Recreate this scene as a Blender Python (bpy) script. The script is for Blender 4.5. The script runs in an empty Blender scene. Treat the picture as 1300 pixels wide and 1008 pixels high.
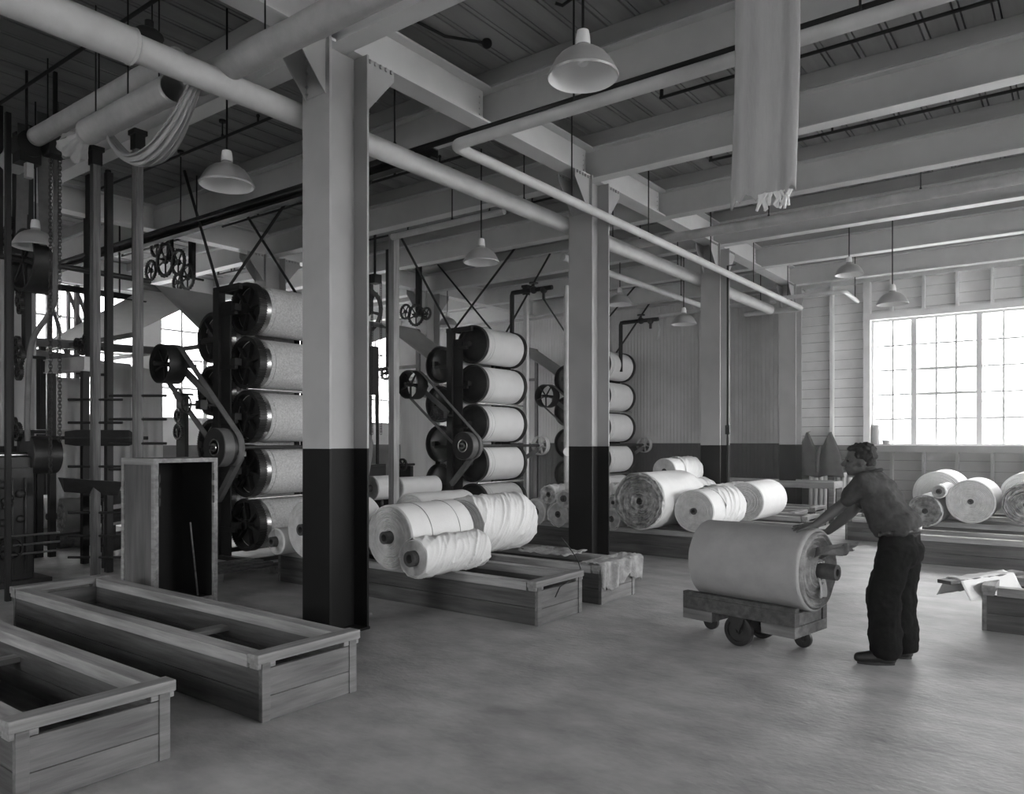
import bpy, bmesh, math, random
from mathutils import Vector, Matrix, noise
random.seed(7)
PI = math.pi
sc = bpy.context.scene
COL = sc.collection

# ------------------------------------------------------------------ camera geometry (places measured in the photograph)
F, HZ, H = 976.0, 561.0, 1.575
TH = math.atan2(735.0, F)
CT, ST = math.cos(TH), math.sin(TH)
def _uv(px, d):
    a = (px-650.0)/F
    return d*(CT+a*ST), d*(ST-a*CT)
def W(px, py, d):
    u, v = _uv(px, d); return Vector((u, v, H+(HZ-py)*d/F))
def WZ(px, py, z):
    return W(px, py, (z-H)*F/(HZ-py))
def WU(px, py, u):
    a = (px-650.0)/F; return W(px, py, u/(CT+a*ST))
def WV(px, py, v):
    a = (px-650.0)/F; return W(px, py, v/(ST-a*CT))
def RF(r, f, z):          # right / forward of the viewer
    return Vector((CT*f+ST*r, ST*f-CT*r, z))

cam_d = bpy.data.cameras.new('camera'); cam = bpy.data.objects.new('camera', cam_d); COL.objects.link(cam)
cam.location = (0, 0, H); cam.rotation_euler = (PI/2, 0, TH-PI/2)
cam_d.sensor_width = 36; cam_d.lens = 36*F/1300; cam_d.shift_y = (HZ-504)/1300; cam_d.clip_start = .05; cam_d.clip_end = 400
sc.camera = cam

# ------------------------------------------------------------------ materials
def mat(name, g, rough=.6, metal=0., var=.0, vscale=6., stretch=(1,1,1), bump=0., bscale=40., spec=.4, grain=False, g2=None):
    m = bpy.data.materials.new(name); m.use_nodes = True
    nt = m.node_tree; N = nt.nodes; L = nt.links
    b = N['Principled BSDF']; b.inputs['Roughness'].default_value = rough; b.inputs['Metallic'].default_value = metal
    b.inputs['Specular IOR Level'].default_value = spec
    b.inputs['Base Color'].default_value = (g, g, g, 1)
    tc = N.new('ShaderNodeTexCoord')
    if var > 0 or g2 is not None:
        mp = N.new('ShaderNodeMapping'); mp.inputs['Scale'].default_value = stretch
        L.new(tc.outputs['Object'], mp.inputs['Vector'])
        nz = N.new('ShaderNodeTexNoise'); nz.inputs['Scale'].default_value = vscale; nz.inputs['Detail'].default_value = 6; nz.inputs['Roughness'].default_value = .62
        L.new(mp.outputs[0], nz.inputs['Vector'])
        cr = N.new('ShaderNodeValToRGB')
        lo = g*(1-var) if g2 is None else g2; hi = min(1, g*(1+var)) if g2 is None else g
        cr.color_ramp.elements[0].position = .32; cr.color_ramp.elements[0].color = (lo, lo, lo, 1)
        cr.color_ramp.elements[1].position = .68; cr.color_ramp.elements[1].color = (hi, hi, hi, 1)
        L.new(nz.outputs['Fac'], cr.inputs[0])
        L.new(cr.outputs[0], b.inputs['Base Color'])
        if grain:
            n2 = N.new('ShaderNodeTexNoise'); n2.inputs['Scale'].default_value = 1.3; n2.inputs['Detail'].default_value = 2
            L.new(tc.outputs['Object'], n2.inputs['Vector'])
            mx = N.new('ShaderNodeMixRGB'); mx.blend_type = 'MULTIPLY'; mx.inputs[0].default_value = .7
            c2 = N.new('ShaderNodeValToRGB'); c2.color_ramp.elements[0].color = (.6,.6,.6,1); c2.color_ramp.elements[0].position=.35; c2.color_ramp.elements[1].position=.6
            L.new(n2.outputs['Fac'], c2.inputs[0]); L.new(cr.outputs[0], mx.inputs[1]); L.new(c2.outputs[0], mx.inputs[2])
            L.new(mx.outputs[0], b.inputs['Base Color'])
    if bump > 0:
        nb = N.new('ShaderNodeTexNoise'); nb.inputs['Scale'].default_value = bscale; nb.inputs['Detail'].default_value = 4
        mp2 = N.new('ShaderNodeMapping'); mp2.inputs['Scale'].default_value = stretch
        L.new(tc.outputs['Object'], mp2.inputs['Vector']); L.new(mp2.outputs[0], nb.inputs['Vector'])
        bp = N.new('ShaderNodeBump'); bp.inputs['Strength'].default_value = bump; bp.inputs['Distance'].default_value = .01
        L.new(nb.outputs['Fac'], bp.inputs['Height']); L.new(bp.outputs[0], b.inputs['Normal'])
    return m

def two_tone(name, glow, ghigh, zline, stripes=None, rough=.45):
    """paint with a dado line at a fixed height; optional narrow beading grooves"""
    m = mat(name, .5, rough, spec=.25); nt = m.node_tree; N = nt.nodes; L = nt.links; b = N['Principled BSDF']
    geo = N.new('ShaderNodeNewGeometry'); sx = N.new('ShaderNodeSeparateXYZ'); L.new(geo.outputs['Position'], sx.inputs[0])
    mt = N.new('ShaderNodeMath'); mt.operation = 'GREATER_THAN'; mt.inputs[1].default_value = zline; L.new(sx.outputs['Z'], mt.inputs[0])
    mx = N.new('ShaderNodeMixRGB'); mx.inputs[1].default_value = (glow,)*3+(1,); mx.inputs[2].default_value = (ghigh,)*3+(1,)
    L.new(mt.outputs[0], mx.inputs[0])
    nz = N.new('ShaderNodeTexNoise'); nz.inputs['Scale'].default_value = 2.5; nz.inputs['Detail'].default_value = 5
    L.new(geo.outputs['Position'], nz.inputs['Vector'])
    cr = N.new('ShaderNodeValToRGB'); cr.color_ramp.elements[0].color = (.78,.78,.78,1); cr.color_ramp.elements[0].position=.35; cr.color_ramp.elements[1].position=.6
    L.new(nz.outputs['Fac'], cr.inputs[0])
    m2 = N.new('ShaderNodeMixRGB'); m2.blend_type = 'MULTIPLY'; m2.inputs[0].default_value = .5
    L.new(mx.outputs[0], m2.inputs[1]); L.new(cr.outputs[0], m2.inputs[2])
    L.new(m2.outputs[0], b.inputs['Base Color'])
    return m

M = dict(
    floor=mat('concrete_floor', .37, .58, var=.26, vscale=3.5, stretch=(1,.6,1), bump=.5, bscale=26, spec=.45),
    plank=mat('ceiling_plank', .26, .75, var=.22, vscale=3, stretch=(.15,1,1)),
    dark=mat('gap_dark', .015, .9),
    steelpaint=mat('beam_paint', .62, .5, var=.07, vscale=2, bump=.08, bscale=8),
    nailer=mat('nailer_timber', .40, .7, var=.12, vscale=4, stretch=(1,.12,1)),
    column=two_tone('column_paint', .006, .40, 1.52, rough=.6),
    bead=two_tone('beadboard_paint', .10, .50, 1.545),
    wallpaint=two_tone('wall_board_paint', .19, .82, 1.50),
    stud=mat('stud_paint', .6, .55, var=.05),
    framepaint=mat('sash_paint', .62, .5),
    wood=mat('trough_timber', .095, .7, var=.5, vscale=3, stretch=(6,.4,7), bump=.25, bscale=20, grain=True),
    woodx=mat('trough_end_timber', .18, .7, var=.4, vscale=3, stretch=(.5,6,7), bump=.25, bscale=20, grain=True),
    woodz=mat('post_timber', .14, .7, var=.5, vscale=4, stretch=(8,8,.5), bump=.2, bscale=14, grain=True),
    postlight=mat('pale_post_timber', .36, .6, var=.3, vscale=3, stretch=(6,6,.4), bump=.15, grain=True),
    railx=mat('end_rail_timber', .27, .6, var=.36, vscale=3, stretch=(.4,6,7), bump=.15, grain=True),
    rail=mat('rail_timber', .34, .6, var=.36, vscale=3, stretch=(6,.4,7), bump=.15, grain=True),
    plywood=mat('plywood', .15, .65, var=.3, vscale=3, stretch=(4,4,.5), grain=True),
    pipe=mat('pipe_lagging', .55, .6, var=.10, vscale=3, bump=.15, bscale=14),
    duct=mat('duct_canvas', .42, .8, var=.14, vscale=4, bump=.3, bscale=30),
    cloth=mat('white_cloth', .70, .85, var=.04, vscale=5, bump=.2, bscale=60),
    clothend=mat('cloth_roll_end', .58, .9, var=.15, vscale=14, bump=.4, bscale=50),
    greycloth=mat('grey_cloth', .36, .85, var=.08, vscale=6, bump=.2, bscale=60),
    burlap=mat('burlap', .30, .95, var=.3, vscale=12, bump=.6, bscale=60),
    burlapend=mat('burlap_end', .50, .95, var=.55, vscale=16, bump=.8, bscale=50),
    towel=mat('textured_cloth', .55, .9, var=.22, vscale=42, bump=.6, bscale=42),
    drape=mat('drape_cloth', .36, .9, var=.14, vscale=3, stretch=(3,3,.5), bump=.2, bscale=40),
    iron=mat('black_iron', .016, .55, spec=.25),
    castiron=mat('cast_iron', .025, .45, metal=.1, var=.3, vscale=12, spec=.4),
    steel=mat('bright_steel', .5, .28, metal=1.),
    greymetal=mat('grey_machine_paint', .12, .45, var=.2, vscale=6),
    lightmetal=mat('light_machine_paint', .42, .45, var=.15, vscale=6),
    belt=mat('leather_belt', .13, .6, var=.2, vscale=8),
    shade=mat('enamel_outside', .34, .3, spec=.6),
    enamel=mat('enamel_inside', .80, .25, spec=.6),
    bulb=mat('frosted_bulb', .85, .35),
    core=mat('core_timber', .07, .6, var=.4, vscale=12),
    tubecard=mat('cardboard_tube', .62, .8),
    skin=mat('skin', .085, .6, var=.12, vscale=14),
    hair=mat('hair', .012, .8, bump=.8, bscale=70),
    shirt=mat('shirt_cotton', .055, .95, var=.28, vscale=9, bump=.3, bscale=60, spec=.1),
    trouser=mat('trouser_cotton', .007, .98, bump=.3, bscale=60, spec=.05),
    shoe=mat('shoe_leather', .012, .45),
    beltleather=mat('waist_belt', .02, .4),
    rag=mat('coarse_rag', .16, .95, var=.3, vscale=14, bump=.6),
    coat=mat('work_coat', .075, .9, var=.2, vscale=6),
    rubber=mat('rubber', .02, .7),
    ground=mat('outside_ground', .42, .9, var=.25, vscale=.3),
    facade=mat('outside_facade', .6, .9, var=.1, vscale=.5),
    hill=mat('outside_hill', .25, .9, var=.3, vscale=.2),
)
def translucent(m, f=.45, g=.7):
    nt = m.node_tree; b = nt.nodes['Principled BSDF']; out = nt.nodes['Material Output']
    tr_ = nt.nodes.new('ShaderNodeBsdfTranslucent'); tr_.inputs[0].default_value = (g, g, g, 1)
    mx = nt.nodes.new('ShaderNodeMixShader'); mx.inputs[0].default_value = f
    nt.links.new(b.outputs[0], mx.inputs[1]); nt.links.new(tr_.outputs[0], mx.inputs[2]); nt.links.new(mx.outputs[0], out.inputs['Surface'])
    return m
M['yarn'] = translucent(mat('yarn_sheet_cloth', .6, .9, var=.1, vscale=4, stretch=(4, 4, .3)))
M['webcloth'] = translucent(mat('web_cloth', .50, .9, var=.08, vscale=6), .3)
gm = bpy.data.materials.new('window_glass'); gm.use_nodes = True
_n = gm.node_tree.nodes; _l = gm.node_tree.links; _n.remove(_n['Principled BSDF'])
_t = _n.new('ShaderNodeBsdfTransparent'); _t.inputs[0].default_value = (.93,.93,.93,1)
_g = _n.new('ShaderNodeBsdfGlossy'); _g.inputs['Roughness'].default_value = .02
_m = _n.new('ShaderNodeMixShader'); _m.inputs[0].default_value = .05
_l.new(_t.outputs[0], _m.inputs[1]); _l.new(_g.outputs[0], _m.inputs[2]); _l.new(_m.outputs[0], _n['Material Output'].inputs['Surface'])
M['glass'] = gm

# ------------------------------------------------------------------ mesh builder
class MB:
    def __init__(s): s.v = []; s.f = []; s.m = []; s.cm = 0
    def add(s, vs, fs):
        o = len(s.v); s.v += [tuple(v) for v in vs]; s.f += [tuple(o+i for i in f) for f in fs]; s.m += [s.cm]*len(fs); return s
    def box(s, x0, x1, y0, y1, z0, z1, mtx=None):
        vs = [Vector(p) for p in ((x0,y0,z0),(x1,y0,z0),(x1,y1,z0),(x0,y1,z0),(x0,y0,z1),(x1,y0,z1),(x1,y1,z1),(x0,y1,z1))]
        if mtx is not None: vs = [mtx @ p for p in vs]
        return s.add(vs, ((3,2,1,0),(4,5,6,7),(0,1,5,4),(1,2,6,5),(2,3,7,6),(3,0,4,7)))
    def bar(s, p0, p1, w, h, up=(0,0,1)):
        p0, p1 = Vector(p0), Vector(p1); d = (p1-p0).normalized(); up = Vector(up)
        if abs(d.dot(up)) > .98: up = Vector((0,1,0))
        a = d.cross(up).normalized(); b = a.cross(d).normalized()
        vs = [p+a*sx*w/2+b*sy*h/2 for p in (p0,p1) for sx, sy in ((-1,-1),(1,-1),(1,1),(-1,1))]
        return s.add(vs, ((3,2,1,0),(4,5,6,7),(0,1,5,4),(1,2,6,5),(2,3,7,6),(3,0,4,7)))
    def cyl(s, p0, p1, r0, r1=None, n=16, caps=True):
        r1 = r0 if r1 is None else r1
        return s.rings([(p0, r0), (p1, r1)], n, caps)
    def rings(s, seq, n=16, caps=True, closed=False):
        """seq of (point, radius); frames follow the path"""
        P = [Vector(p) for p, r in seq]; R = [r for p, r in seq]; k = len(P); vs = []; a = None
        for i in range(k):
            if closed: d = P[(i+1)%k]-P[i-1]
            else: d = (P[min(i+1,k-1)]-P[max(i-1,0)])
            if d.length < 1e-9: d = Vector((0,0,1)) if i == 0 else dprev
            d.normalize(); dprev = d
            if a is None:
                up = Vector((0,0,1)) if abs(d.z) < .9 else Vector((0,1,0)); a = d.cross(up).normalized()
            else:
                a = (a-d*a.dot(d)); a.normalize()
            b = d.cross(a)
            for j in range(n):
                t = 2*PI*j/n; vs.append(P[i]+(a*math.cos(t)+b*math.sin(t))*R[i])
        fs = []
        for i in range(k if closed else k-1):
            for j in range(n):
                i2 = (i+1) % k; fs.append((i*n+j, i*n+(j+1)%n, i2*n+(j+1)%n, i2*n+j))
        if caps and not closed:
            fs.append(tuple(reversed(range(n)))); fs.append(tuple((k-1)*n+j for j in range(n)))
        return s.add(vs, fs)
    def tube(s, pts, r, n=10, caps=True): return s.rings([(p, r) for p in pts], n, caps)
    def lathe(s, prof, org=(0,0,0), axis=(1,0,0), n=32, caps=True, fn=None):
        """prof: (along axis, radius) ; fn(i,t)->radius factor"""
        ax = Vector(axis).normalized(); up = Vector((0,0,1)) if abs(ax.z) < .9 else Vector((0,1,0))
        a = ax.cross(up).normalized(); b = ax.cross(a); o = Vector(org); vs = []
        for i, (x, r) in enumerate(prof):
            for j in range(n):
                t = 2*PI*j/n; rr = r*(fn(i, t) if fn else 1)
                vs.append(o+ax*x+(a*math.cos(t)+b*math.sin(t))*rr)
        fs = [(i*n+j, i*n+(j+1)%n, (i+1)*n+(j+1)%n, (i+1)*n+j) for i in range(len(prof)-1) for j in range(n)]
        if caps: fs += [tuple(reversed(range(n))), tuple((len(prof)-1)*n+j for j in range(n))]
        return s.add(vs, fs)
    def ring(s, c, axis, R, r, n=28, k=8):
        ax = Vector(axis).normalized(); up = Vector((0,0,1)) if abs(ax.z) < .9 else Vector((0,1,0))
        a = ax.cross(up).normalized(); b = ax.cross(a); c = Vector(c)
        return s.rings([(c+(a*math.cos(2*PI*i/n)+b*math.sin(2*PI*i/n))*R, r) for i in range(n)], k, closed=True)
    def prism(s, poly, h, mtx):
        n = len(poly); vs = [mtx @ Vector((x, y, 0)) for x, y in poly]+[mtx @ Vector((x, y, h)) for x, y in poly]
        return s.add(vs, [tuple(reversed(range(n))), tuple(range(n, 2*n))]+[(i, (i+1)%n, n+(i+1)%n, n+i) for i in range(n)])
    def grid(s, pts):
        r, c = len(pts), len(pts[0])
        return s.add([p for row in pts for p in row], [(i*c+j, i*c+j+1, (i+1)*c+j+1, (i+1)*c+j) for i in range(r-1) for j in range(c-1)])
    def ball(s, c, r, sx=(1,1,1), n=16, mtx=None):
        vs = []; fs = []; k = n//2
        for i in range(k+1):
            ph = PI*i/k
            for j in range(n):
                t = 2*PI*j/n; p = Vector((math.sin(ph)*math.cos(t)*sx[0]*r, math.sin(ph)*math.sin(t)*sx[1]*r, math.cos(ph)*sx[2]*r))
                if mtx is not None: p = mtx @ p
                vs.append(p+Vector(c))
        for i in range(k):
            for j in range(n): fs.append((i*n+j, (i+1)*n+j, (i+1)*n+(j+1)%n, i*n+(j+1)%n))
        return s.add(vs, fs)
    def build(s, name, material, parent=None, smooth=True, solid=0., bevel=0., loc=None, doubles=False):
        me = bpy.data.meshes.new(name); me.from_pydata(s.v, [], s.f)
        mats = material if isinstance(material, (list, tuple)) else [material]
        for m_ in mats: me.materials.append(M[m_] if isinstance(m_, str) else m_)
        me.polygons.foreach_set('material_index', s.m)
        bm = bmesh.new(); bm.from_mesh(me)
        if doubles: bmesh.ops.remove_doubles(bm, verts=bm.verts, dist=1e-5)
        bmesh.ops.recalc_face_normals(bm, faces=bm.faces); bm.to_mesh(me); bm.free()
        if smooth:
            me.shade_smooth(); me.set_sharp_from_angle(angle=math.radians(38))
        o = bpy.data.objects.new(name, me); COL.objects.link(o)
        if parent is not None: o.parent = parent
        if loc is not None: o.location = loc
        if solid:
            md = o.modifiers.new('thickness', 'SOLIDIFY'); md.thickness = solid; md.offset = 0
        if bevel:
            md = o.modifiers.new('edge', 'BEVEL'); md.width = bevel; md.segments = 2; md.limit_method = 'ANGLE'
        return o

def tag(o, label=None, cat=None, group=None, kind=None):
    if label: o['label'] = label
    if cat: o['category'] = cat
    if group: o['group'] = group
    if kind: o['kind'] = kind
    return o
def thing(name, label, cat, loc=(0,0,0), rz=0, group=None):
    o = bpy.data.objects.new(name, None); COL.objects.link(o); o.location = loc; o.rotation_euler = (0,0,rz); o.empty_display_size = .1
    return tag(o, label, cat, group)
def copy_tree(o, parent=None):
    c = o.copy(); COL.objects.link(c); c.parent = parent
    for ch in list(o.children): copy_tree(ch, c)
    return c
def S(o): o['kind'] = 'structure'; return o
def fbm(x, y, z=0): return noise.fractal(Vector((x, y, z)), 1.0, 2.0, 3)

# ------------------------------------------------------------------ the building
U0, U1, V0, V1 = -5.0, 17.05, -9.0, 16.5        # inner faces
CZ = 5.38                                        # underside of the ceiling planks
ROW = 5.03; COLU = [4.24+4.05*k for k in range(4)]; ROW2 = 11.6

S(MB().box(U0-.3, U1+.3, V0-.3, V1+.3, -.2, 0).build('floor', 'floor', smooth=False))
b = MB(); b.cm = 0
v = V0
while v < V1:
    w = .285; dz = random.uniform(-.003, .003)
    b.box(U0-.2, U1+.2, v+.008, v+.225, CZ+dz, CZ+.05); b.box(U0-.2, U1+.2, v+.241, v+w-.008, CZ+dz+.004, CZ+.05); v += w
b.cm = 1; b.box(U0-.3, U1+.3, V0-.3, V1+.3, CZ+.05, CZ+.2)
S(b.build('ceiling', ['plank', 'dark'], smooth=False))

def ibeam_v(u, v0, v1, z0=4.84, z1=5.22, fw=.19):
    m = MB(); m.box(u-fw/2, u+fw/2, v0, v1, z0, z0+.02); m.box(u-fw/2, u+fw/2, v0, v1, z1-.02, z1); m.box(u-.008, u+.008, v0, v1, z0+.02, z1-.02)
    m.cm = 1; m.box(u-fw/2-.02, u+fw/2+.02, v0, v1, z1, CZ-.001)
    return m
k = 0
for i in range(-4, 7):
    u = COLU[0]+2.025*i
    o = ibeam_v(u, V0+.02, V1-.02).build('ceiling_beam', ['steelpaint', 'nailer'], bevel=.003); S(o)
for vv in (ROW, ROW2, -1.6):
    m = MB(); z0, z1 = 4.84, 5.22; fw = .23
    for i in range(-4, 6):
        ua = COLU[0]+2.025*i+.097; ub = COLU[0]+2.025*(i+1)-.097
        m.box(ua, ub, vv-fw/2, vv+fw/2, z0-.004, z0+.018); m.box(ua, ub, vv-fw/2, vv+fw/2, z1-.022, z1-.002); m.box(ua, ub, vv-.009, vv+.009, z0+.018, z1-.022)
        for e in (ua+.004, ub-.012): m.box(e, e+.008, vv+.009, vv+.09, z0+.05, z1-.06)
        for e in (ua+.06, ub-.06):
            for q in range(4): m.cyl((e, vv-.012, z0+.1+q*.06), (e, vv-.022, z0+.1+q*.06), .012, n=8)
    S(m.build('ceiling_girder', 'steelpaint', bevel=.002))

def column(u, vv):
    m = MB(); w = .20; d = .17                                   # flanges face the u direction
    for sx in (-1, 1): m.box(u+sx*w-.011, u+sx*w+.011, vv-d, vv+d, 0.0, 4.835)
    m.box(u-w+.011, u+w-.011, vv-.009, vv+.009, 0.0, 4.835)
    m.box(u-.215, u+.215, vv-.18, vv+.18, 0, .022)
    # gusset plates under the girder, and the rivets
    for sy in (-1, 1):
        for sx in (-1, 1):
            mt = Matrix.Translation((u+sx*w, vv+sy*(d-.05), 4.83)) @ Matrix.Rotation(PI/2, 4, 'X')
            poly = [(0, 0), (sx*.34, 0), (sx*.34, -.09), (sx*.02, -.46), (0, -.46)]
            if sx < 0: poly.reverse()
            m.prism(poly, .012, mt)
            for q in range(5):
                x = u+sx*(w+.05+q*.062)
                m.cyl((x, vv+sy*(d-.05)-.012, 4.80), (x, vv+sy*(d-.05)-.03, 4.80), .013, n=8)
                m.cyl((x, vv+sy*(d-.03), 4.822), (x, vv+sy*(d-.03), 4.806), .013, n=8)
        # splice plates on the flanges
    for sx in (-1, 1):
        m.box(u+sx*(w+.011)-.006, u+sx*(w+.011)+.006, vv-.14, vv+.14, 4.38, 4.80)
        for q in range(7):
            for e in (-.1, .1): m.cyl((u+sx*(w+.015), vv+e, 4.42+q*.057), (u+sx*(w+.03), vv+e, 4.42+q*.057), .011, n=8)
    # small stiffener angle in the web
    m.box(u-w+.02, u-w+.03, vv-d+.02, vv-.01, 4.35, 4.82)
    return m.build('steel_column', 'column', bevel=.003)
cl = ['Painted steel column with black base, nearest and tallest in view', 'Painted steel column with black base in middle of room, behind draped wooden trough',
      'Slimmer-looking painted steel column with conduit, rising behind the wrapped cloth rolls', 'Pale painted steel column against the end wall where beadboard meets bare studs']
for i, u in enumerate(COLU):
    o = column(u, ROW); tag(o, cl[i], 'column', 'steel columns of the central row')
for i, u in enumerate(COLU[:3]):
    o = column(u, ROW2)
    tag(o, ['Steel column among the dark machinery at far left', 'Steel column behind first drying machine stack', 'Dark steel column rising behind second drying stack'][i], 'column', 'steel columns of the far row')

# end wall: siding boards + studs (v < ROW+.1), bead board beyond
def siding_wall(u, v0, v1, z0, z1, holes):
    """horizontal siding boards, left out over the holes (v0,v1,z0,z1)"""
    m = MB(); z = z0; bh = .2
    while z < z1-1e-6:
        zt = min(z+bh, z1); segs = [(v0, v1)]
        for (a, c, hz0, hz1) in holes:
            if zt > hz0+.01 and z < hz1-.01:
                ns = []
                for (s0, s1) in segs:
                    if c <= s0 or a >= s1: ns.append((s0, s1)); continue
                    if a > s0: ns.append((s0, a))
                    if c < s1: ns.append((c, s1))
                segs = ns
        for (s0, s1) in segs: m.box(u, u+.03, s0, s1, z+.005, zt-.003)
        z = zt
    return m
WT, WB = 4.06, 1.50
wins = [(.92, 3.60), (-2.95, -.27), (-6.82, -4.14)]
holes = [(a, c, WB, WT) for a, c in wins]
# board rows are aligned with the holes
m = siding_wall(U1+.02, V0-.1, ROW+.12, 0.0, WB, []); m2 = siding_wall(U1+.02, V0-.1, ROW+.12, WB, WT, holes); m3 = siding_wall(U1+.02, V0-.1, ROW+.12, WT, CZ, [])
m.v  # siding of the end wall in one mesh
for q in (m2, m3): m.add(q.v, q.f)
m.cm = 1
for (s0, s1, z0, z1) in [(V0-.1, ROW+.12, 0, WB), (V0-.1, ROW+.12, WT, CZ)]: m.box(U1+.05, U1+.2, s0, s1, z0, z1)
edges = [V0-.1]+[x for a, c in sorted(wins) for x in (a, c)]+[ROW+.12]
for i in range(0, len(edges), 2): m.box(U1+.05, U1+.2, edges[i], edges[i+1], WB, WT)
S(m.build('wall_front', ['wallpaint', 'dark'], smooth=False))
# studs
st = MB()
vs_ = []
q = 1.48
while q < ROW-.2: vs_.append(q); q += .575
q = 1.48-.575
while q > V0: vs_.append(q); q -= .575
for q in vs_:
    inwin = any(a-.05 < q < c+.05 for a, c in wins)
    if inwin:
        st.box(U1-.13, U1+.02, q-.025, q+.025, 0, WB-.13); st.box(U1-.13, U1+.02, q-.025, q+.025, WT+.13, 4.84)
    elif not any(abs(q-e) < .2 for a, c in wins for e in (a-.065, c+.065)): st.box(U1-.13, U1+.02, q-.03, q+.03, 0, 4.84)
st.box(U1-.13, U1+.02, V0, ROW+.1, 4.84, CZ)
for a, c in wins:
    st.box(U1-.14, U1+.02, a-.13, c+.13, WT, WT+.13); st.box(U1-.14, U1+.02, a-.13, c+.13, WB-.13, WB)
    for e in (a-.065, c+.065): st.box(U1-.136, U1+.02, e-.065, e+.065, 0, 4.84)
S(st.build('trim_1', 'wallpaint', bevel=.003))
# bead board sheathing
m = MB(); q = ROW+.12
while q < V1+.05:
    m.box(U1-.04, U1-.01, q+.002, q+.085, 0, 4.92); q += .088
m.cm = 1; m.box(U1-.01, U1+.2, ROW+.12, V1+.3, 0, CZ)
m.cm = 0; m.box(U1-.12, U1-.03, ROW+.12, V1, 4.86, 4.98)
S(m.build('wall_front_panelled', ['bead', 'dark'], smooth=False))

def window(idx, axis, c, a0, a1, z0, z1, cols, rows, name_i):
    """sash window in a wall plane; axis 'u' means plane u=c, runs along v"""
    def P(t, d, z): return (c+d, t, z) if axis == 'u' else (t, c+d, z)
    def bx(m, t0, t1, d0, d1, zz0, zz1):
        p, q = P(t0, d0, zz0), P(t1, d1, zz1)
        m.box(min(p[0],q[0]), max(p[0],q[0]), min(p[1],q[1]), max(p[1],q[1]), zz0, zz1)
    root = bpy.data.objects.new('window_%d' % name_i, None); COL.objects.link(root); root['kind'] = 'structure'; root.location = (0,0,0)
    fr = MB(); tot = sum(cols); w = (a1-a0)
    bx(fr, a0, a1, -.02, .1, z0, z0+.04); bx(fr, a0, a1, -.02, .1, z1-.04, z1)
    bx(fr, a0, a0+.05, -.02, .1, z0+.04, z1-.04); bx(fr, a1-.05, a1, -.02, .1, z0+.04, z1-.04)
    bx(fr, a0-.02, a1+.02, -.10, -.02, z0-.03, z0+.02)
    t = a0+.05; pw = (w-.1-.1*(len(cols)-1))/tot; zi0, zi1 = z0+.04, z1-.04; ph = (zi1-zi0)/rows
    mun = MB(); gl = MB()
    for ci, nc in enumerate(cols):
        t1 = t+pw*nc
        if ci < len(cols)-1: bx(fr, t1, t1+.1, -.03, .1, zi0, zi1)
        for j in range(1, nc): bx(mun, t+pw*j-.020, t+pw*j+.020, .02, .05, zi0, zi1)
        for r in range(1, rows):
            zz = zi0+ph*r; th = .030 if (nc == 3 and r in (2, 3)) else .018
            bx(mun, t, t1, .018 if th > .02 else .022, .05 if th > .02 else .048, zz-th, zz+th)
        for j in range(nc):
            for r in range(rows): bx(gl, t+pw*j+.004, t+pw*(j+1)-.004, .032, .036, zi0+ph*r+.004, zi0+ph*(r+1)-.004)
        t = t1+.1
    fr.build('window_frame', 'framepaint', root, bevel=.003); mun.build('muntin_bars', 'framepaint', root, smooth=False); gl.build('glass', 'glass', root, smooth=False)
    return root
wi = 1
for a, c in wins: window(0, 'u', U1+.03, a, c, WB, WT, [2, 3, 2], 5, wi); wi += 1

# far side wall (v = V1), long bands of windows between piers
LW0, LW1 = 2.1, 4.8
lwins = []
q = 5.2
while q+3.2 < U1: lwins.append((q, q+3.3)); q += 3.75
def wall_v(vc, vo, wins_, z0, z1, nm, mt):
    m = MB(); e = [U0-.3]+[x for ab in wins_ for x in ab]+[U1+.3]
    m.box(U0-.3, U1+.3, vc, vo, 0, z0); m.box(U0-.3, U1+.3, vc, vo, z1, CZ)
    for i in range(0, len(e), 2): m.box(e[i], e[i+1], vc, vo, z0, z1)
    return S(m.build(nm, mt, smooth=False))
wall_v(V1, V1+.25, lwins, LW0, LW1, 'wall_left', 'wallpaint')
for a, c in lwins: window(0, 'v', V1+.08, a, c, LW0, LW1, [2, 2, 2], 4, wi); wi += 1
rwins = [(U0+.6+3.6*i, U0+.6+3.6*i+3.0) for i in range(2, 6)]
wall_v(V0-.25, V0, rwins, 1.3, 4.3, 'wall_right', 'wallpaint')
for a, c in rwins: window(0, 'v', V0-.12, a, c, 1.3, 4.3, [2, 3, 2], 5, wi); wi += 1
# back wall behind the viewer, with unseen windows added to light viewer-facing sides
bw = [(V0+4.0+9.5*i, V0+4.0+9.5*i+2.6) for i in range(2)]
m = MB(); e = [V0-.3]+[x for ab in bw for x in ab]+[V1+.3]
m.box(U0-.25, U0, V0-.3, V1+.3, 0, 1.5); m.box(U0-.25, U0, V0-.3, V1+.3, 4.0, CZ)
for i in range(0, len(e), 2): m.box(U0-.25, U0, e[i], e[i+1], 1.5, 4.0)
S(m.build('wall_back', 'wallpaint', smooth=False))
for a, c in bw: window(0, 'u', U0-.14, a, c, 1.5, 4.0, [2, 3, 2], 5, wi); wi += 1

# outside
S(MB().box(-90, 120, -90, 120, -1.2, -1.0).build('ground_outside', 'ground', smooth=False))
m = MB(); m.box(-10, 30, 21.5, 30, -1, 6.5)
for i in range(14): m.box(-9+2.8*i, -7.6+2.8*i, 21.45, 21.5, 1.2, 3.2)
m.box(-10.4, 30.4, 21.1, 30.4, 6.5, 6.8); S(m.build('building_outside', 'facade', smooth=False))
m = MB(); pts = []
for i in range(25):
    row = []
    for j in range(40):
        x = 50+i*2.2; y = -70+j*4.2; row.append((x, y, -1.1+6.5*(i/24)**1.3*(1+.3*fbm(x*.05, y*.05))))
    pts.append(row)
m.grid(pts); S(m.build('hill_outside', 'hill'))

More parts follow.
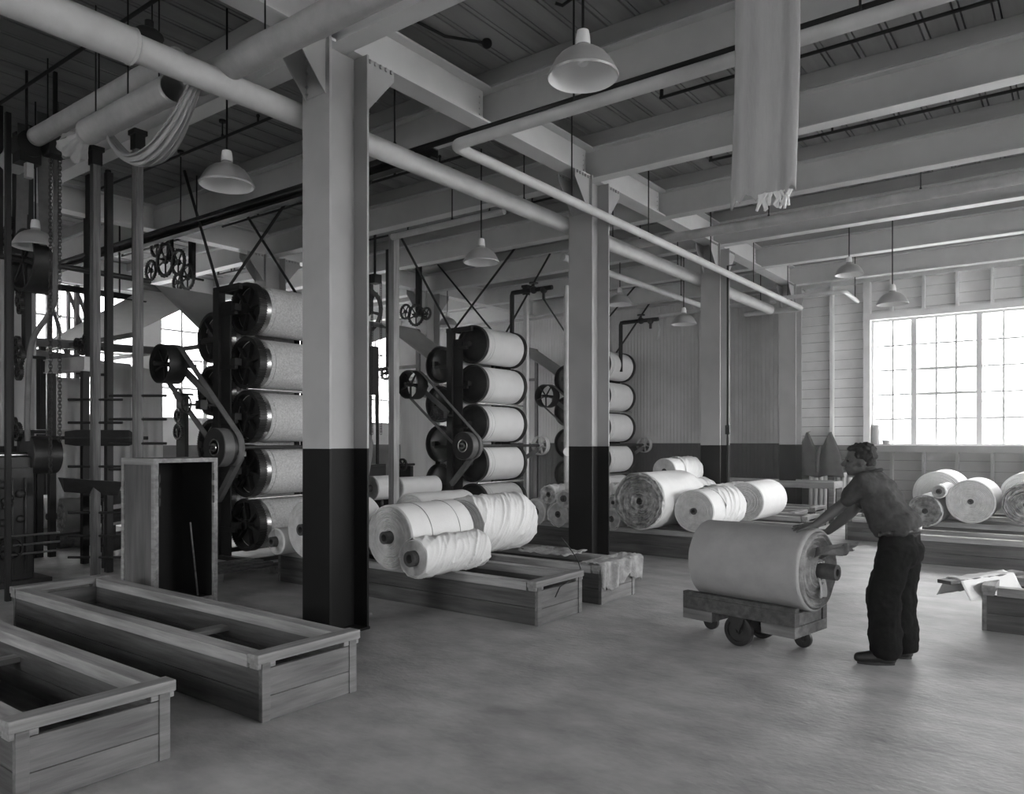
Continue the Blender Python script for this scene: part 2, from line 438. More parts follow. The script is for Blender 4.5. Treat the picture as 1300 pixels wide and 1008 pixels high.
# ------------------------------------------------------------------ pipes, ducts and sprinkler lines
def pipe(name, pts, r, material, label, cat, hang=None, group=None, hm='iron', extra=None, n=20):
    org = Vector(pts[0]); t = thing(name, label, cat, org, 0, group)
    # round the corners
    P = [Vector(p)-org for p in pts]; Q = [P[0]]
    for i in range(1, len(P)-1):
        a = (P[i-1]-P[i]).normalized(); c = (P[i+1]-P[i]).normalized(); rr = max(r*2.2, .06)
        for s_ in range(7):
            k_ = s_/6.0; Q.append(P[i]+a*rr*(1-k_)**2+c*rr*k_**2)
    Q.append(P[-1])
    MB().tube(Q, r, n).build('pipe_run', material, t)
    for h in (hang or []):
        p = Vector(h)-org
        hb = MB(); hb.cyl((p.x, p.y, p.z+r+.001), (p.x, p.y, CZ-.001-org.z), .0085, n=8); hb.ring((p.x, p.y, p.z+r+.012), (1, 1, 0), .014, .004, 12, 6)
        hb.cyl((p.x, p.y, CZ-.03-org.z), (p.x, p.y, CZ-.001-org.z), .04, .04, n=10)
        hb.build('hanger_rod', hm, t)
    if extra: extra(t, org)
    return t
# big lagged pipe along the row
vp, zp = 5.32, 4.32
def collar(t, org):
    x = WV(168, 65, vp).x-org.x
    MB().lathe([(x-.02, .125), (x, .128), (x+.02, .1)], n=24).build('lagging_collar', 'pipe', t)
    c = MB(); c.ball((x+.12, 0, .13), .07, (1.5,1,.8)); c.cyl((x+.12, 0, .1), (x+.12, 0, .23), .03); c.build('valve', 'iron', t)
    MB().lathe([(-1, .122), (x-1e-3, .122)], n=24).build('thick_lagging', 'pipe', t)
pipe('lagged_pipe', [(-1.5, vp, zp), (15.95, vp, zp)], .098, 'pipe', 'Thick lagged white pipe running down the room beside the column row, largest overhead pipe', 'pipe',
     [(q, vp, zp) for q in (1.3, 5.2, 7.3, 9.4, 11.5, 13.4, 15.4)], extra=collar)
# thin pipe with elbow
ue = 5.36; ve, ze = 4.72, 4.30
pipe('elbow_pipe', [(ue, -7, ze+.02), (ue, ve, ze+.02), (16.1, ve, ze), (16.1, 5.9, ze)], .052, 'pipe', 'Slim white pipe turning an elbow near the second column, running on to the end wall', 'pipe',
     [(ue, 1.2, ze+.02), (ue, 3.4, ze+.02)]+[(q, ve, ze) for q in (7.4, 9.3, 11.4, 13.3, 15.2)])
pipe('black_pipe', [(ue+.06, -7, ze+.12), (ue+.06, 15.6, ze+.12)], .028, 'iron', 'Black iron pipe lying just above the slim elbow pipe, crossing the whole ceiling', 'pipe', [(ue+.06, 6.6, ze+.12), (ue+.06, 9.5, ze+.12)])
pipe('wall_pipe', [(15.0, 5.0, 4.35), (15.0, 3.63, 4.35), (16.0, 3.63, 4.31)], .04, 'pipe', 'Short white pipe with one bend ending above the window left corner', 'pipe', [(15.8, 3.63, 4.32)])
pipe('lagged_pipe', [(9.5, 6.22, 4.3), (14.75, 6.22, 4.3)], .05, 'pipe', 'Short lagged pipe hung beyond the row, ending at the third column', 'pipe', [(10.6, 6.22, 4.3), (13.6, 6.22, 4.3)])
pipe('cross_duct', [(10.75, -8.6, 4.66), (10.75, 6.3, 4.66)], .07, 'duct', 'Long grey round duct slung under the beams, crossing toward the right wall', 'duct', [(10.75, q, 4.66) for q in (-4, -1, 1.7, 3.6, 5.6)])
pipe('cross_pipe', [WZ(640, 268, 4.62), WZ(498, 301, 4.62)], .045, 'pipe', 'White pipe stub under a beam ending at the light wooden post', 'pipe', [WZ(574, 283, 4.62)])
# machinery support rail overhead
m = MB(); m.box(6.0, 6.12, 5.6, 15.9, 4.60, 4.615); m.box(6.0, 6.12, 5.6, 15.9, 4.70, 4.715); m.box(6.11, 6.12, 5.6, 15.9, 4.615, 4.70)
for q in (7.3, 10.2, 13.2): m.cyl((6.06, q, 4.7), (6.06, q, CZ-.002), .01, n=8)
o = m.build('overhead_channel', 'iron'); tag(o, 'Black steel channel hung under the beams above the first drying machine', 'steel channel')
# sprinkler lines between the beams
spr = [(3.25, -4, 15, 'Sprinkler line in the nearest ceiling bay, crossing high above the cloth ducts'), (7.35, -8.5, 3.6, 'Sprinkler line in the bay behind the big hanging lamp, starting beside the girder'),
       (9.37, -8.5, 3.9, 'Sprinkler line in the second bay right of the girder, just past the lamp'), (11.4, -8.5, 3.9, 'Sprinkler line in the bay over the round cross duct'), (5.2, 7, 15, 'Sprinkler line above the black channel at left'),
       (7.35, 6.2, 15, 'Sprinkler line behind the nearest column, left of the girder'), (9.4, 6.2, 15, 'Sprinkler line over the light wooden post')]
for (u, a, c, lb) in spr:
    z = 5.17
    def heads(t, org, a=a, c=c, z=z):
        q = a+.5
        while q < c-.3:
            h = MB(); h.cyl((0, q-org.y, .014), (0, q-org.y, .07), .012, n=8); h.ball((0, q-org.y, .08), .022); h.build('sprinkler_head', 'iron', t); q += 2.6
        MB().cyl((0, c-.02-org.y, 0), (0, c-.02-org.y, .08), .02, n=10).build('pipe_cap', 'iron', t)
    pipe('sprinkler_pipe', [(u, a, z), (u, c, z)], .017, 'iron', lb, 'sprinkler pipe', [(u, a+(c-a)*f_, z) for f_ in (.15, .5, .93)], 'sprinkler pipes under the ceiling', extra=heads, n=10)
# conduits on the ceiling
for i, (p0, p1, lb) in enumerate([(WZ(515, 20, 5.35), WZ(618, 55, 5.35), 'Black conduit with junction box on the ceiling beside the girder'), (WZ(705, 4, 5.34), WZ(735, -8, 5.34), 'Short black pipe elbow at the ceiling above the big hanging lamp')]):
    m = MB(); m.tube([p0, (p0+p1)/2+Vector((.05,.08,-.01)), p1], .014); m.ball(p1, .05); tag(m.build('ceiling_conduit', 'iron'), lb, 'conduit')

# canvas ducts at upper left
def duct(p0, p1, r, label, nm='canvas_duct', openend=True):
    p0, p1 = Vector(p0), Vector(p1); t = thing(nm, label, 'duct', p0, 0, 'canvas ducts at upper left'); d = p1-p0; Lh = d.length; ax = d/Lh
    k = 36; prof = [(Lh*i/k, r*(1+.012*math.sin(i*2.1)+.03*(random.random()-.5))) for i in range(k+1)]
    m = MB(); m.lathe(prof, axis=ax, n=28, caps=False); m.build('sleeve', 'duct', t, solid=.008)
    for f_ in (.1, .5, .85):
        p = d*f_; h = MB(); h.cyl((p.x, p.y, p.z+r), (p.x, p.y, CZ-.002-p0.z), .007, n=6); h.build('hanger_rod', 'iron', t)
    return t
ud = 3.27
pa = WU(46, 167, ud+.05); pb = WU(205, 94, ud+.05); zt = (pa.z+pb.z)/2
duct((ud+.05, pa.y, zt), (ud+.05, pb.y-.25, zt), .085, 'Long canvas duct ending at the dark fan unit, upper of the two')
pa2 = WU(112, 163, ud-.1); pb2 = WU(220, 117, ud-.1); zt2 = (pa2.z+pb2.z)/2
duct((ud-.1, pa2.y, zt2), (ud-.1, pb2.y, zt2), .105, 'Open-ended canvas duct with a cloth swag tied below it')
duct((ud+.12, pb.y-.42, 4.44), (ud+.12, -3.2, 4.44), .10, 'Canvas duct passing in front of the nearest column top')
# cloth tail gathered at the end of the second duct
def swag(name, path, w, label, material='duct', folds=5, sag_r=.05):
    """bunched cloth following a path, cross-section a folded strip"""
    rows = []; n = len(path)
    for i, p in enumerate(path):
        p = Vector(p); d = (Vector(path[min(i+1, n-1)])-Vector(path[max(i-1, 0)])).normalized()
        a = Vector((0, .35, 0))+d.cross(Vector((1,0,0))); a.normalize(); side = d.cross(a).normalized()
        ww = w[i] if isinstance(w, (list, tuple)) else w; row = []
        for j in range(29):
            s_ = j/28-.5; fold = math.sin(s_*folds*2*PI+i*.12)*.022*(.5+ww*2)
            row.append(p+side*s_*ww+a*(fold+.05*(s_*2)**2))
        rows.append(row)
    m = MB(); m.grid(rows); return tag(m.build(name, material, solid=.006), label, 'cloth')
P0 = Vector((ud-.1, pa2.y+.1-.9, zt2-.1)); P1 = Vector((ud-.1, pb2.y-.35, zt2+.0))
path = []
A = WU(135, 172, ud-.05); B_ = WU(250, 112, ud-.05); low = WU(178, 210, ud-.05)
for i in range(25):
    t_ = i/24; y = A.y+(B_.y-A.y)*t_; y0, y1 = A.z, B_.z
    z = (1-t_)*y0+t_*y1 - 4*t_*(1-t_)*((y0+y1)/2-low.z)
    path.append((ud-.05, y, z))
swag('cloth_swag', path, [.05+.16*math.sin(PI*i/24)+.05*(i/24) for i in range(25)], 'Crumpled white cloth swag hanging in a loop between the canvas ducts', 'greycloth')
# gathered rag mouth at duct's left end
m = MB(); o_ = Vector((ud-.1, pa2.y, zt2)); m.lathe([(0, .10), (.05, .08), (.11, .055), (.2, .085), (.3, .12), (.36, .10)], org=o_, axis=(0,1,-.25), n=40, fn=lambda i, t: 1+.18*math.sin(t*7+i)*(.4+i*.15), caps=False)
tag(m.build('gathered_cloth', 'duct', solid=.006), 'Gathered cloth end tied over the left mouth of the open canvas duct', 'cloth')

# long cloth hanging over the duct at upper right
cu = ud+.12; c0 = WU(1012, 250, cu-.13).y; c1 = WU(932, 250, cu-.13).y
rows = []
zz_top = 4.44
zb = WU(970, 252, cu-.13).z
for i in range(60):
    s_ = i/59.0
    row = []
    for j in range(41):
        t_ = j/40.0; vv = c0+(c1-c0)*t_
        if s_ < .1:
            ang = PI*(1-s_/.1); x = cu+.118*math.cos(ang)*-1; z = zz_top+.118*math.sin(ang)
            x = cu-.118*math.cos(PI-ang) if False else cu+.118*math.cos(ang*1.0) * (-1)
            x = cu+.118*math.cos((s_/.1)*PI); 
        else:
            z = zz_top-(zz_top-zb)*((s_-.1)/.9); x = cu-.118
        k_ = max(0, s_-.1)
        x += -.020*k_*1.1*math.sin(t_*9+1.1)-.012*math.sin(t_*17)*k_ - .03*k_
        if s_ > .96: z += .05*fbm(t_*6, 3)+.02*math.sin(t_*30)
        vv2 = vv*1.0+ (0.05*(t_-.5))*k_*.5 + .01*math.sin(s_*7)
        row.append((x, vv2, z))
    rows.append(row)
m = MB(); m.grid(rows)
# far side flap
rows = []
for i in range(14):
    s_ = i/13; rows.append([(cu+.12+.01*math.sin(j*.5)*s_, c0+(c1-c0)*j/40, zz_top-.9*s_) for j in range(41)])
m.grid(rows)
t = thing('hanging_cloth', 'Long grey cloth hanging from the duct at upper right, ragged lower hem', 'cloth', (0,0,0))
m.build('drape', 'drape', t, solid=.006)
m = MB()
for j in range(16):
    p = Vector((cu-.16, c0+(c1-c0)*(.05+.5*j/15), zb+.01)); m.tube([p, p+Vector((.01*random.uniform(-1,1), .02*random.uniform(-1,1), -.03)), p+Vector((.02*random.uniform(-1,1), .03*random.uniform(-1,1), -.05-.03*random.random()))], .006, 6)
m.build('frayed_threads', 'cloth', t)

# ------------------------------------------------------------------ lamps
def lamp_proto():
    t = thing('pendant_lamp', 'x', 'lamp')
    R = .23
    out = [(.0, R), (.01, R+.004), (.02, R-.004), (.045, R-.022), (.075, R-.045), (.10, R-.075), (.12, R-.115), (.132, R-.16), (.14, .05), (.16, .045)]
    inn = [(.16, .03), (.128, R-.165), (.114, R-.118), (.094, R-.08), (.07, R-.05), (.04, R-.028), (.0, R-.002)]
    out = [(a_*1.4-.056, r_) for a_, r_ in out]; inn = [(a_*1.4-.056, r_) for a_, r_ in inn]
    MB().lathe(out, axis=(0,0,1), n=40, caps=False).build('lamp_shade', 'shade', t)
    MB().lathe(inn, axis=(0,0,1), n=40, caps=False).build('shade_lining', 'enamel', t)
    MB().lathe([(.15, .036), (.16, .05), (.2, .048), (.225, .045), (.25, .04), (.262, .015)], axis=(0,0,1), n=20).build('socket_cap', 'enamel', t)
    MB().lathe([(.02, .001), (.03, .03), (.06, .045), (.09, .042), (.13, .02)], axis=(0,0,1), n=16).build('bulb', 'bulb', t)
    return t
proto = lamp_proto()
lamps = [(740, 88, 5.05, 'Largest-looking enamel pendant lamp, hanging at top centre above the slim pipe'), (288, 228, 6.75, 'Enamel pendant lamp left of the nearest column, under the cloth swag'),
         (45, 308, 8.6, 'Enamel pendant lamp at far left in front of a belt wheel'), (611, 328, 9.98, 'Enamel pendant lamp over the second drying machine'),
         (568, 411, 17.0, 'Faint distant pendant lamp behind the wooden post and second machine'), (787, 383, 14.0, 'Pendant lamp partly behind the second column'),
         (868, 408, 14.3, 'Pendant lamp left of the third column near the beadboard'), (1133, 382, 12.1, 'Pendant lamp hanging just above the left window corner'),
         (1078, 345, 13.2, 'Pale pendant lamp near the end wall studs, left of the window lamp')]
for i, (px, py, d, lb) in enumerate(lamps):
    o = proto if i == 0 else copy_tree(proto)
    p = W(px, py, d); o.location = p; o['label'] = lb; o['group'] = 'enamel pendant lamps'
    r_ = MB(); r_.cyl((0,0,.25), (0,0,CZ-.001-p.z), .009, n=8); r_.build('lamp_rod', 'iron', o)

# ------------------------------------------------------------------ timber troughs
def trough(u0, u1, v0, v1, label, h=.375, ties=(.33, .66), group='low wooden troughs on the floor', fl=True, seed=0, open_top=True, slats=0):
    t = thing('wooden_trough', label, 'trough', (u0, v0, 0), 0, group)
    w = u1-u0; L = v1-v0; T = .045
    hb = h-.075
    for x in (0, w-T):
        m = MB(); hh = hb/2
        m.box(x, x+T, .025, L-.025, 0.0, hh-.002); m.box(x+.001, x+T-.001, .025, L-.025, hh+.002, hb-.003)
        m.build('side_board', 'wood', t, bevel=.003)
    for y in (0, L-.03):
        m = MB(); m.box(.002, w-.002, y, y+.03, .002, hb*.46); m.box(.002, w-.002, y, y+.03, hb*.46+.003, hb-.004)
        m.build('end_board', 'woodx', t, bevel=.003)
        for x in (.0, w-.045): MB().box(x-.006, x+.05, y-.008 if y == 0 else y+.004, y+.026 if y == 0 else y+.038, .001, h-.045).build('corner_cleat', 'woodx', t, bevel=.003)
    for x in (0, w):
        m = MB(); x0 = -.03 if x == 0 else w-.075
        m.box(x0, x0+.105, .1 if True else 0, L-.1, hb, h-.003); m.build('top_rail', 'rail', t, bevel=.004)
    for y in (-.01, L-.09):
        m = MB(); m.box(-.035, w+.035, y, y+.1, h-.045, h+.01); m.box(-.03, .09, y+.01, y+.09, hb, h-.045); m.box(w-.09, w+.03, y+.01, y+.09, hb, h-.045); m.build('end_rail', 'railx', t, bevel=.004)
    if fl: MB().box(T, w-T, .03, L-.03, .01, .03).build('bottom_board', 'wood', t)
    for f_ in ties:
        m = MB(); y = L*f_; m.box(.03, w-.03, y-.05, y+.05, .2, .235); m.build('cross_tie', 'railx', t, bevel=.003)
    return t
trough(1.35, 2.03, 3.67, 7.1, 'Wooden trough cut by the left foreground edge, nearest of the row', ties=(.5,))
trough(2.60, 3.28, 3.71, 7.1, 'Long empty wooden trough in left foreground with knotty side boards', ties=(.4,))
trough(5.37, 6.07, 3.77, 7.35, 'Wooden trough beside the nearest column carrying big white cloth rolls', ties=(.12,.24,.6))
trough(6.45, 7.12, 3.78, 7.35, 'Wooden trough with crumpled sacking draped over its near end', ties=(.2,.5))
trough(9.66, 10.36, 3.3, 7.4, 'Dark wooden trough under the big burlap roll and pile of small rolls')
trough(10.85, 11.55, 3.3, 7.4, 'Wooden trough second behind the middle column, hidden under stacked rolls')
trough(12.6, 13.2, 3.6, 7.4, 'Wooden trough under the roll left of the cart')
trough(13.25, 13.95, 4.0, 7.4, 'Pale-topped empty trough behind the cart roll, nearer of two', ties=(.08,.16,.24,.5))
trough(14.45, 15.15, 4.0, 7.4, 'Pale-topped empty trough behind the cart roll, farther one by the wall rack', ties=(.08,.16,.24,.5))
trough(11.15, 11.85, -3.2, 2.1, 'Empty long trough behind the worker, nearer of the right-hand pair')
trough(13.1, 13.8, -3.2, 3.15, 'Long trough behind the worker carrying the row of cloth rolls')
trough(14.5, 15.2, -3.2, 3.15, 'Rear trough under the window carrying the two palest rolls')
trough(7.5, 8.2, -2.8, .72, 'Dark trough cut by the right edge with a cloth-wrapped plank on its corner')

# plank + wrapped cloth on the right trough
t = thing('cloth_wrapped_plank', 'Pale cloth-wrapped plank lying across the corner of right trough', 'plank', (0,0,0))
a = WZ(1232, 752, .39); c = WZ(1278, 742, .42)
pl = MB(); pl.bar((7.30, .98, .405), (8.25, .52, .405), .12, .03); pl.build('board', 'wood', t, bevel=.003)
rows = []
for i in range(22):
    s_ = i/21.0; base = Vector((7.42, .93, 0)).lerp(Vector((8.1, .60, 0)), s_); row = []
    for j in range(25):
        q = (j/24-.5); y = q*.42; z = .425-max(0, abs(q)-.2)*.55+.012*fbm(s_*6, q*5); nrm = Vector((.435, .9, 0))
        row.append((base.x+nrm.x*y*.7, base.y+nrm.y*y*.7, z))
    rows.append(row)
m = MB(); m.grid(rows); m.build('wrapping', 'cloth', t, solid=.005)

# sacking over the draped trough end
rows = []
for i in range(40):
    s_ = i/39.0; row = []
    for j in range(60):
        t_ = j/59.0; u = 6.36+t_*.86
        y = 3.78+.17-s_*.24; over = max(0, s_-.62)
        drop = .16+.10*abs(math.sin(t_*4+.6))+.06*fbm(t_*5, 9)
        if s_ <= .62: z = .40+.012*fbm(u*9, s_*8)+.006; yy = 3.97-s_*.36
        else:
            k_ = over/.38; z = .40-drop*k_; yy = 3.97-.62*.36-.012-.02*math.sin(t_*22+k_)-.012*math.sin(t_*41)
        row.append((u, yy, z))
    rows.append(row)
m = MB(); m.grid(rows)
tag(m.build('sacking', 'burlap', solid=.006), 'Crumpled sacking draped over the end of the wooden trough behind first column', 'sacking')
pa_ = WZ(712, 682, .5); 
m = MB(); p_ = [WV(712, 682, 3.95), WV(722, 694, 3.94), WV(733, 710, 3.9), WV(737, 722, 3.86), WV(734, 731, 3.82), WV(722, 738, 3.76), WV(711, 745, 3.74), WV(705, 758, 3.735)]
m.tube(p_, .005, 6); tag(m.build('wire', 'iron'), 'Thin black wire curling over the end of white-roll trough', 'wire')
rows = [[(6.6+.45*j/14, 4.3+.6*i/14, .40+.04*abs(fbm(i*.4, j*.4))) for j in range(15)] for i in range(15)]
m = MB(); m.grid(rows); tag(m.build('scrap_cloth', 'burlap', solid=.006), 'Scrap of sacking lying behind the white rolls on draped trough', 'cloth')

# ------------------------------------------------------------------ cloth rolls
def roll(px, py, u, R, L, label, style='plain', core=.05, core_out=.05, body='cloth', end='clothend', group='cloth rolls lying on the troughs', rz=0, pos=None, seed=0, sag=0, name='cloth_roll'):
    p = Vector(pos) if pos is not None else WU(px, py, u)
    t = thing(name, label, 'cloth roll', p, rz, group)
    sd = seed*7.3+p.x*3.1+p.y*1.7
    # body: side with slight unevenness
    k = 30; prof = [(.0, R-.012)]+[(.012+(L-.024)*i/k, R*(1+.006*fbm(i*.35+sd, sd))) for i in range(k+1)]+[(L, R-.012)]
    fn = (lambda i, tt: 1+.010*noise.noise(Vector((math.cos(tt)*2+sd, math.sin(tt)*2, i*.12)))) if style != 'crumple' else (lambda i, tt: 1+.04*noise.noise(Vector((math.cos(tt)*2.5+sd, math.sin(tt)*2.5, i*.14))))
    m = MB(); m.lathe(prof, n=64, caps=False, fn=fn); m.build('cloth_body', body, t)
    # end faces: wound layers
    for side in (0, 1):
        e = MB(); x0 = 0 if side == 0 else L; sg = -1 if side == 0 else 1; nr = 26; pr = []
        for i in range(nr+1):
            r = core+(R-.012-core)*i/nr
            amp = .004 if style != 'crumple' else .02
            ax = amp*(1 if i % 2 else -1) + (.006*noise.noise(Vector((i*.5, sd, 0))) if style != 'crumple' else .02*noise.noise(Vector((i*.9, sd, 0))))
            if style == 'telescope': ax += .03*(1-i/nr)
            pr.append((x0+sg*ax*(1 if i < nr else 0), r))
        f2 = None
        if style == 'crumple': f2 = lambda i, tt: 1+(.09*noise.noise(Vector((math.cos(tt)*3, math.sin(tt)*3, i*.35+sd))) if 0 < i < 26 else 0)
        e.lathe(pr, n=64, caps=False, fn=f2)
        e.build('wound_end', end, t)
    c = MB(); nn = 20
    cp = [(-core_out, core*.55), (-core_out, core*.98), (L+core_out, core*.98), (L+core_out, core*.55), (L+core_out-.06, core*.5)]
    c.lathe([(-core_out+.06, core*.5)]+cp, n=nn); c.build('core', 'core', t)
    if style in ('wrap', 'halfwrap'):
        w = MB(); rows = []; x0 = -.01 if style == 'wrap' else L*.35; x1 = L+.01; nx = 90; nt_ = 140
        for i in range(nx+1):
            s_ = i/nx; x = x0+(x1-x0)*s_; row = []
            for j in range(nt_+1):
                tt = 2*PI*j/nt_
                ph = tt*3+x*9
                f1 = abs(noise.noise(Vector((math.cos(tt)*1.6+x*4.5, math.sin(tt)*1.6-x*2.5, sd))))
                f3 = 1-abs(math.sin(ph+3*noise.noise(Vector((x*3, math.cos(tt), sd)))))
                q1 = x*13+tt*R*9; q2 = x*2.2-math.cos(tt)*1.1
                n1 = 1-2*min(.5, abs(noise.noise(Vector((q1*.55, q2, sd))))); n2_ = 1-2*min(.5, abs(noise.noise(Vector((q1*1.3, q2*2.1, sd+9)))))
                r = R+.003+.016*n1**4+.007*n2_**3+.004*f3
                if s_ < .06: r -= (.06-s_)*.35*R
                row.append((x+.014*noise.noise(Vector((tt*2, sd, 1)))*(1 if i in (0, nx) else 0), math.cos(tt)*r, math.sin(tt)*r))
            rows.append(row)
        w.grid(rows); w.build('wrapper', 'cloth' if body != 'burlap' else 'burlap', t, solid=.004, doubles=True)
    if style == 'band':
        for x in (L*.3, L*.75): MB().lathe([(x, R*1.0), (x+.004, R+.006), (x+.010, R*1.0)], n=48, caps=False).build('stitched_seam', 'greycloth', t)
    return t
G1 = 'white cloth rolls on the troughs by the nearest column'
roll(388, 672, 4.98, .298, .80, 'White cloth roll partly hidden behind the nearest column, with ringed end', 'telescope', group=G1, seed=1, core=.06, core_out=.07)
roll(494, 682, 5.03, .302, .88, 'Big white cloth roll right of the nearest column, grey end facing out', 'band', group=G1, seed=2, core=.06, core_out=.07)
roll(0, 0, 0, .300, .93, 'Big white roll with wrinkled wrapping, directly beyond the biggest banded white roll', 'wrap', pos=(6.10, 5.25, .69), group=G1, seed=3)
roll(0, 0, 0, .298, .92, 'White roll showing its top behind the wrinkled white roll, second row', 'plain', pos=(6.30, 6.2, .69), group=G1, seed=4)
roll(0, 0, 0, .165, .86, 'Small roll in loose wrinkled wrapping in front of big white roll', 'wrap', pos=(4.86, 4.735, .555), core=.07, core_out=.06, group=G1, seed=5)
roll(0, 0, 0, .14, .95, 'Small white roll left of the nearest column, core pointing out', 'plain', pos=(4.95, 6.83, .53), core=.055, core_out=.06, group=G1, seed=6)
# pile behind the middle column
G2 = 'small wrapped rolls piled on the dark trough'
roll(679, 650, 9.62, .19, 1.1, 'Wrapped small roll at the left end of the pile, bottom layer', 'wrap', group=G2, core=.07, seed=7, core_out=-.0)
roll(708, 653, 9.62, .175, 1.1, 'Loose wrapped small roll at the pile bottom, right of the leftmost', 'wrap', group=G2, core=.05, seed=8, core_out=0)
roll(733, 655, 9.62, .165, 1.1, 'Wrapped small roll peeking left of the middle column, bottom layer', 'wrap', group=G2, core=.05, seed=9, core_out=0)
roll(776, 659, 9.62, .14, 1.1, 'Small wrapped roll just right of the middle column beside the burlap roll', 'wrap', group=G2, core=.045, seed=10, core_out=0)
roll(696, 628, 9.62, .135, 1.1, 'Small roll with rumpled end topping the pile at left', 'wrap', group=G2, core=.04, end='burlapend', seed=11, core_out=0)
roll(716, 633, 9.52, .12, 1.0, 'Small white roll with black core hole lying upper in the pile', 'wrap', group=G2, core=.05, seed=12, core_out=.03)
roll(742, 628, 9.75, .12, 1.1, 'Small wrapped roll topmost, half hidden by the middle column', 'wrap', group=G2, core=.04, seed=13, core_out=0)
roll(778, 638, 9.7, .10, 1.0, 'Thin white roll above the one right of the middle column', 'wrap', group=G2, core=.03, seed=14, core_out=0)
G3 = 'large rolls in the middle of the room'
roll(0, 0, 0, .385, 1.30, 'Biggest burlap-ended roll with crumpled layers, right of middle column', 'crumple', pos=(9.30, 4.86, .775), body='cloth', end='burlapend', core=.045, core_out=.0, group=G3, seed=15)
roll(0, 0, 0, .28, 1.15, 'Cloth roll with smooth grey end and creased wrapper, left above the cart', 'halfwrap', pos=(9.55, 4.19, .66), core=.045, core_out=.01, group=G3, seed=16)
roll(945, 637, 11.52, .30, 1.12, 'White roll with dark end nearest the third column, right of smooth-ended roll', 'plain', group=G3, core=.045, seed=17, core_out=.01)
roll(0, 0, 0, .30, 1.15, 'Wrapped roll behind the biggest burlap-ended roll', 'wrap', pos=(10.95, 5.78, .68), group=G3, seed=18)
roll(0, 0, 0, .30, 1.15, 'Banded roll behind the burlap roll, lower', 'halfwrap', pos=(10.9, 5.14, .68), group=G3, seed=19)
roll(0, 0, 0, .27, 1.15, 'Creased cloth roll behind the smooth-ended roll and left of third column', 'wrap', pos=(10.95, 4.52, .65), group=G3, seed=20)
roll(843, 598, 11.0, .20, 1.0, 'Roll with loose white wrapping sitting topmost behind the burlap roll', 'halfwrap', group=G3, seed=21, core=.04, core_out=0)
roll(0, 0, 0, .31, 1.1, 'White roll glimpsed beside the third column base, rear row', 'wrap', pos=(12.62, 5.75, .69), group=G3, seed=22)
# right-hand row
G4 = 'cloth rolls under the window'
roll(1174, 649, 12.85, .24, 1.1, 'Roll with swirled rumpled layers, next to the worker belt, right row', 'crumple', body='greycloth', end='burlapend', group=G4, seed=23, core=.04, core_out=0)
roll(1232, 637, 12.87, .315, 1.1, 'Smooth round roll in the middle of the row under window', 'plain', group=G4, seed=24, core=.04, core_out=0)
roll(1303, 641, 12.87, .30, 1.1, 'Rumpled burlap roll cut by the right edge under the window', 'crumple', body='burlap', end='burlapend', group=G4, seed=25, core=.04, core_out=0)
roll(1192, 624, 12.75, .10, .9, 'Little roll perched between the swirled roll and smooth roll', 'plain', group=G4, seed=26, core=.04, core_out=.01)
roll(1190, 627, 14.3, .37, 1.1, 'Brightly lit pale roll in rear row behind the little perched roll', 'telescope', group=G4, seed=27, core=.05, end='cloth')
roll(1303, 630, 14.3, .36, 1.1, 'Brightly lit pale roll in rear row, at the right edge', 'telescope', group=G4, seed=28, core=.05, end='cloth')

# ------------------------------------------------------------------ the cart with its roll
ch = Vector((-.675, .737)); ch.normalize()
hv = RF(ch.x, ch.y, 0)-RF(0, 0, 0); hv = Vector((hv.x, hv.y, 0)).normalized(); crz = math.atan2(hv.y, hv.x)
cc = RF(1.88, 6.06, 0)
t = thing('mill_cart', 'Low wooden mill cart on iron wheels carrying the large cloth roll', 'cart', cc, crz)
XL, XR = .46, -.50; HW = .25
for y in (-1, 1):
    m = MB(); yy = y*(HW-.035); m.box(XR, XL, yy-.035, yy+.035, .235, .34)
    m.box(XR, XL, yy-.03 if y > 0 else yy-.035, yy+.035 if y > 0 else yy+.03, .34, .372); m.build('side_beam', 'wood', t, bevel=.004)
for x0, x1 in ((XL-.27, XL), (XR, XR+.27)):
    m = MB(); m.box(x0, x1, -HW, HW, .155, .235); m.build('end_block', 'woodx', t, bevel=.004)
for x in (XL-.05, XR+.05):
    m = MB(); m.box(x-.04, x+.04, -HW+.07, HW-.07, .235, .33); m.build('cross_beam', 'woodx', t, bevel=.004)
MB().box(XR+.09, XL-.09, -HW+.07, HW-.07, .236, .262).build('deck_board', 'wood', t)
for y in (-1, 1):
    wy = y*.17; R = .118
    w = MB(); w.lathe([(-.022, R-.012), (-.018, R), (.018, R), (.022, R-.012), (.022, R-.03), (.008, R-.034), (.008, .03), (.03, .028), (.03, .01)], org=(0, wy, R), axis=(0,1,0), n=36)
    w.lathe([(-.03, .01), (-.03, .028), (-.008, .03), (-.008, R-.034), (-.022, R-.03)], org=(0, wy, R), axis=(0,1,0), n=36, caps=False)
    wo = w.build('wheel', 'castiron', t)
    f_ = MB()
    for e in (-.035, .035):
        f_.add([(-.07, wy+e, .234), (.07, wy+e, .234), (.018, wy+e, .10), (-.018, wy+e, .10), (-.07, wy+e+.006, .234), (.07, wy+e+.006, .234), (.018, wy+e+.006, .10), (-.018, wy+e+.006, .10)],
               ((0,1,2,3),(7,6,5,4),(0,4,5,1),(1,5,6,2),(2,6,7,3),(3,7,4,0)))
    f_.cyl((0, wy-.045, R), (0, wy+.05, R), .012, n=10); f_.build('wheel_fork', 'castiron', t)
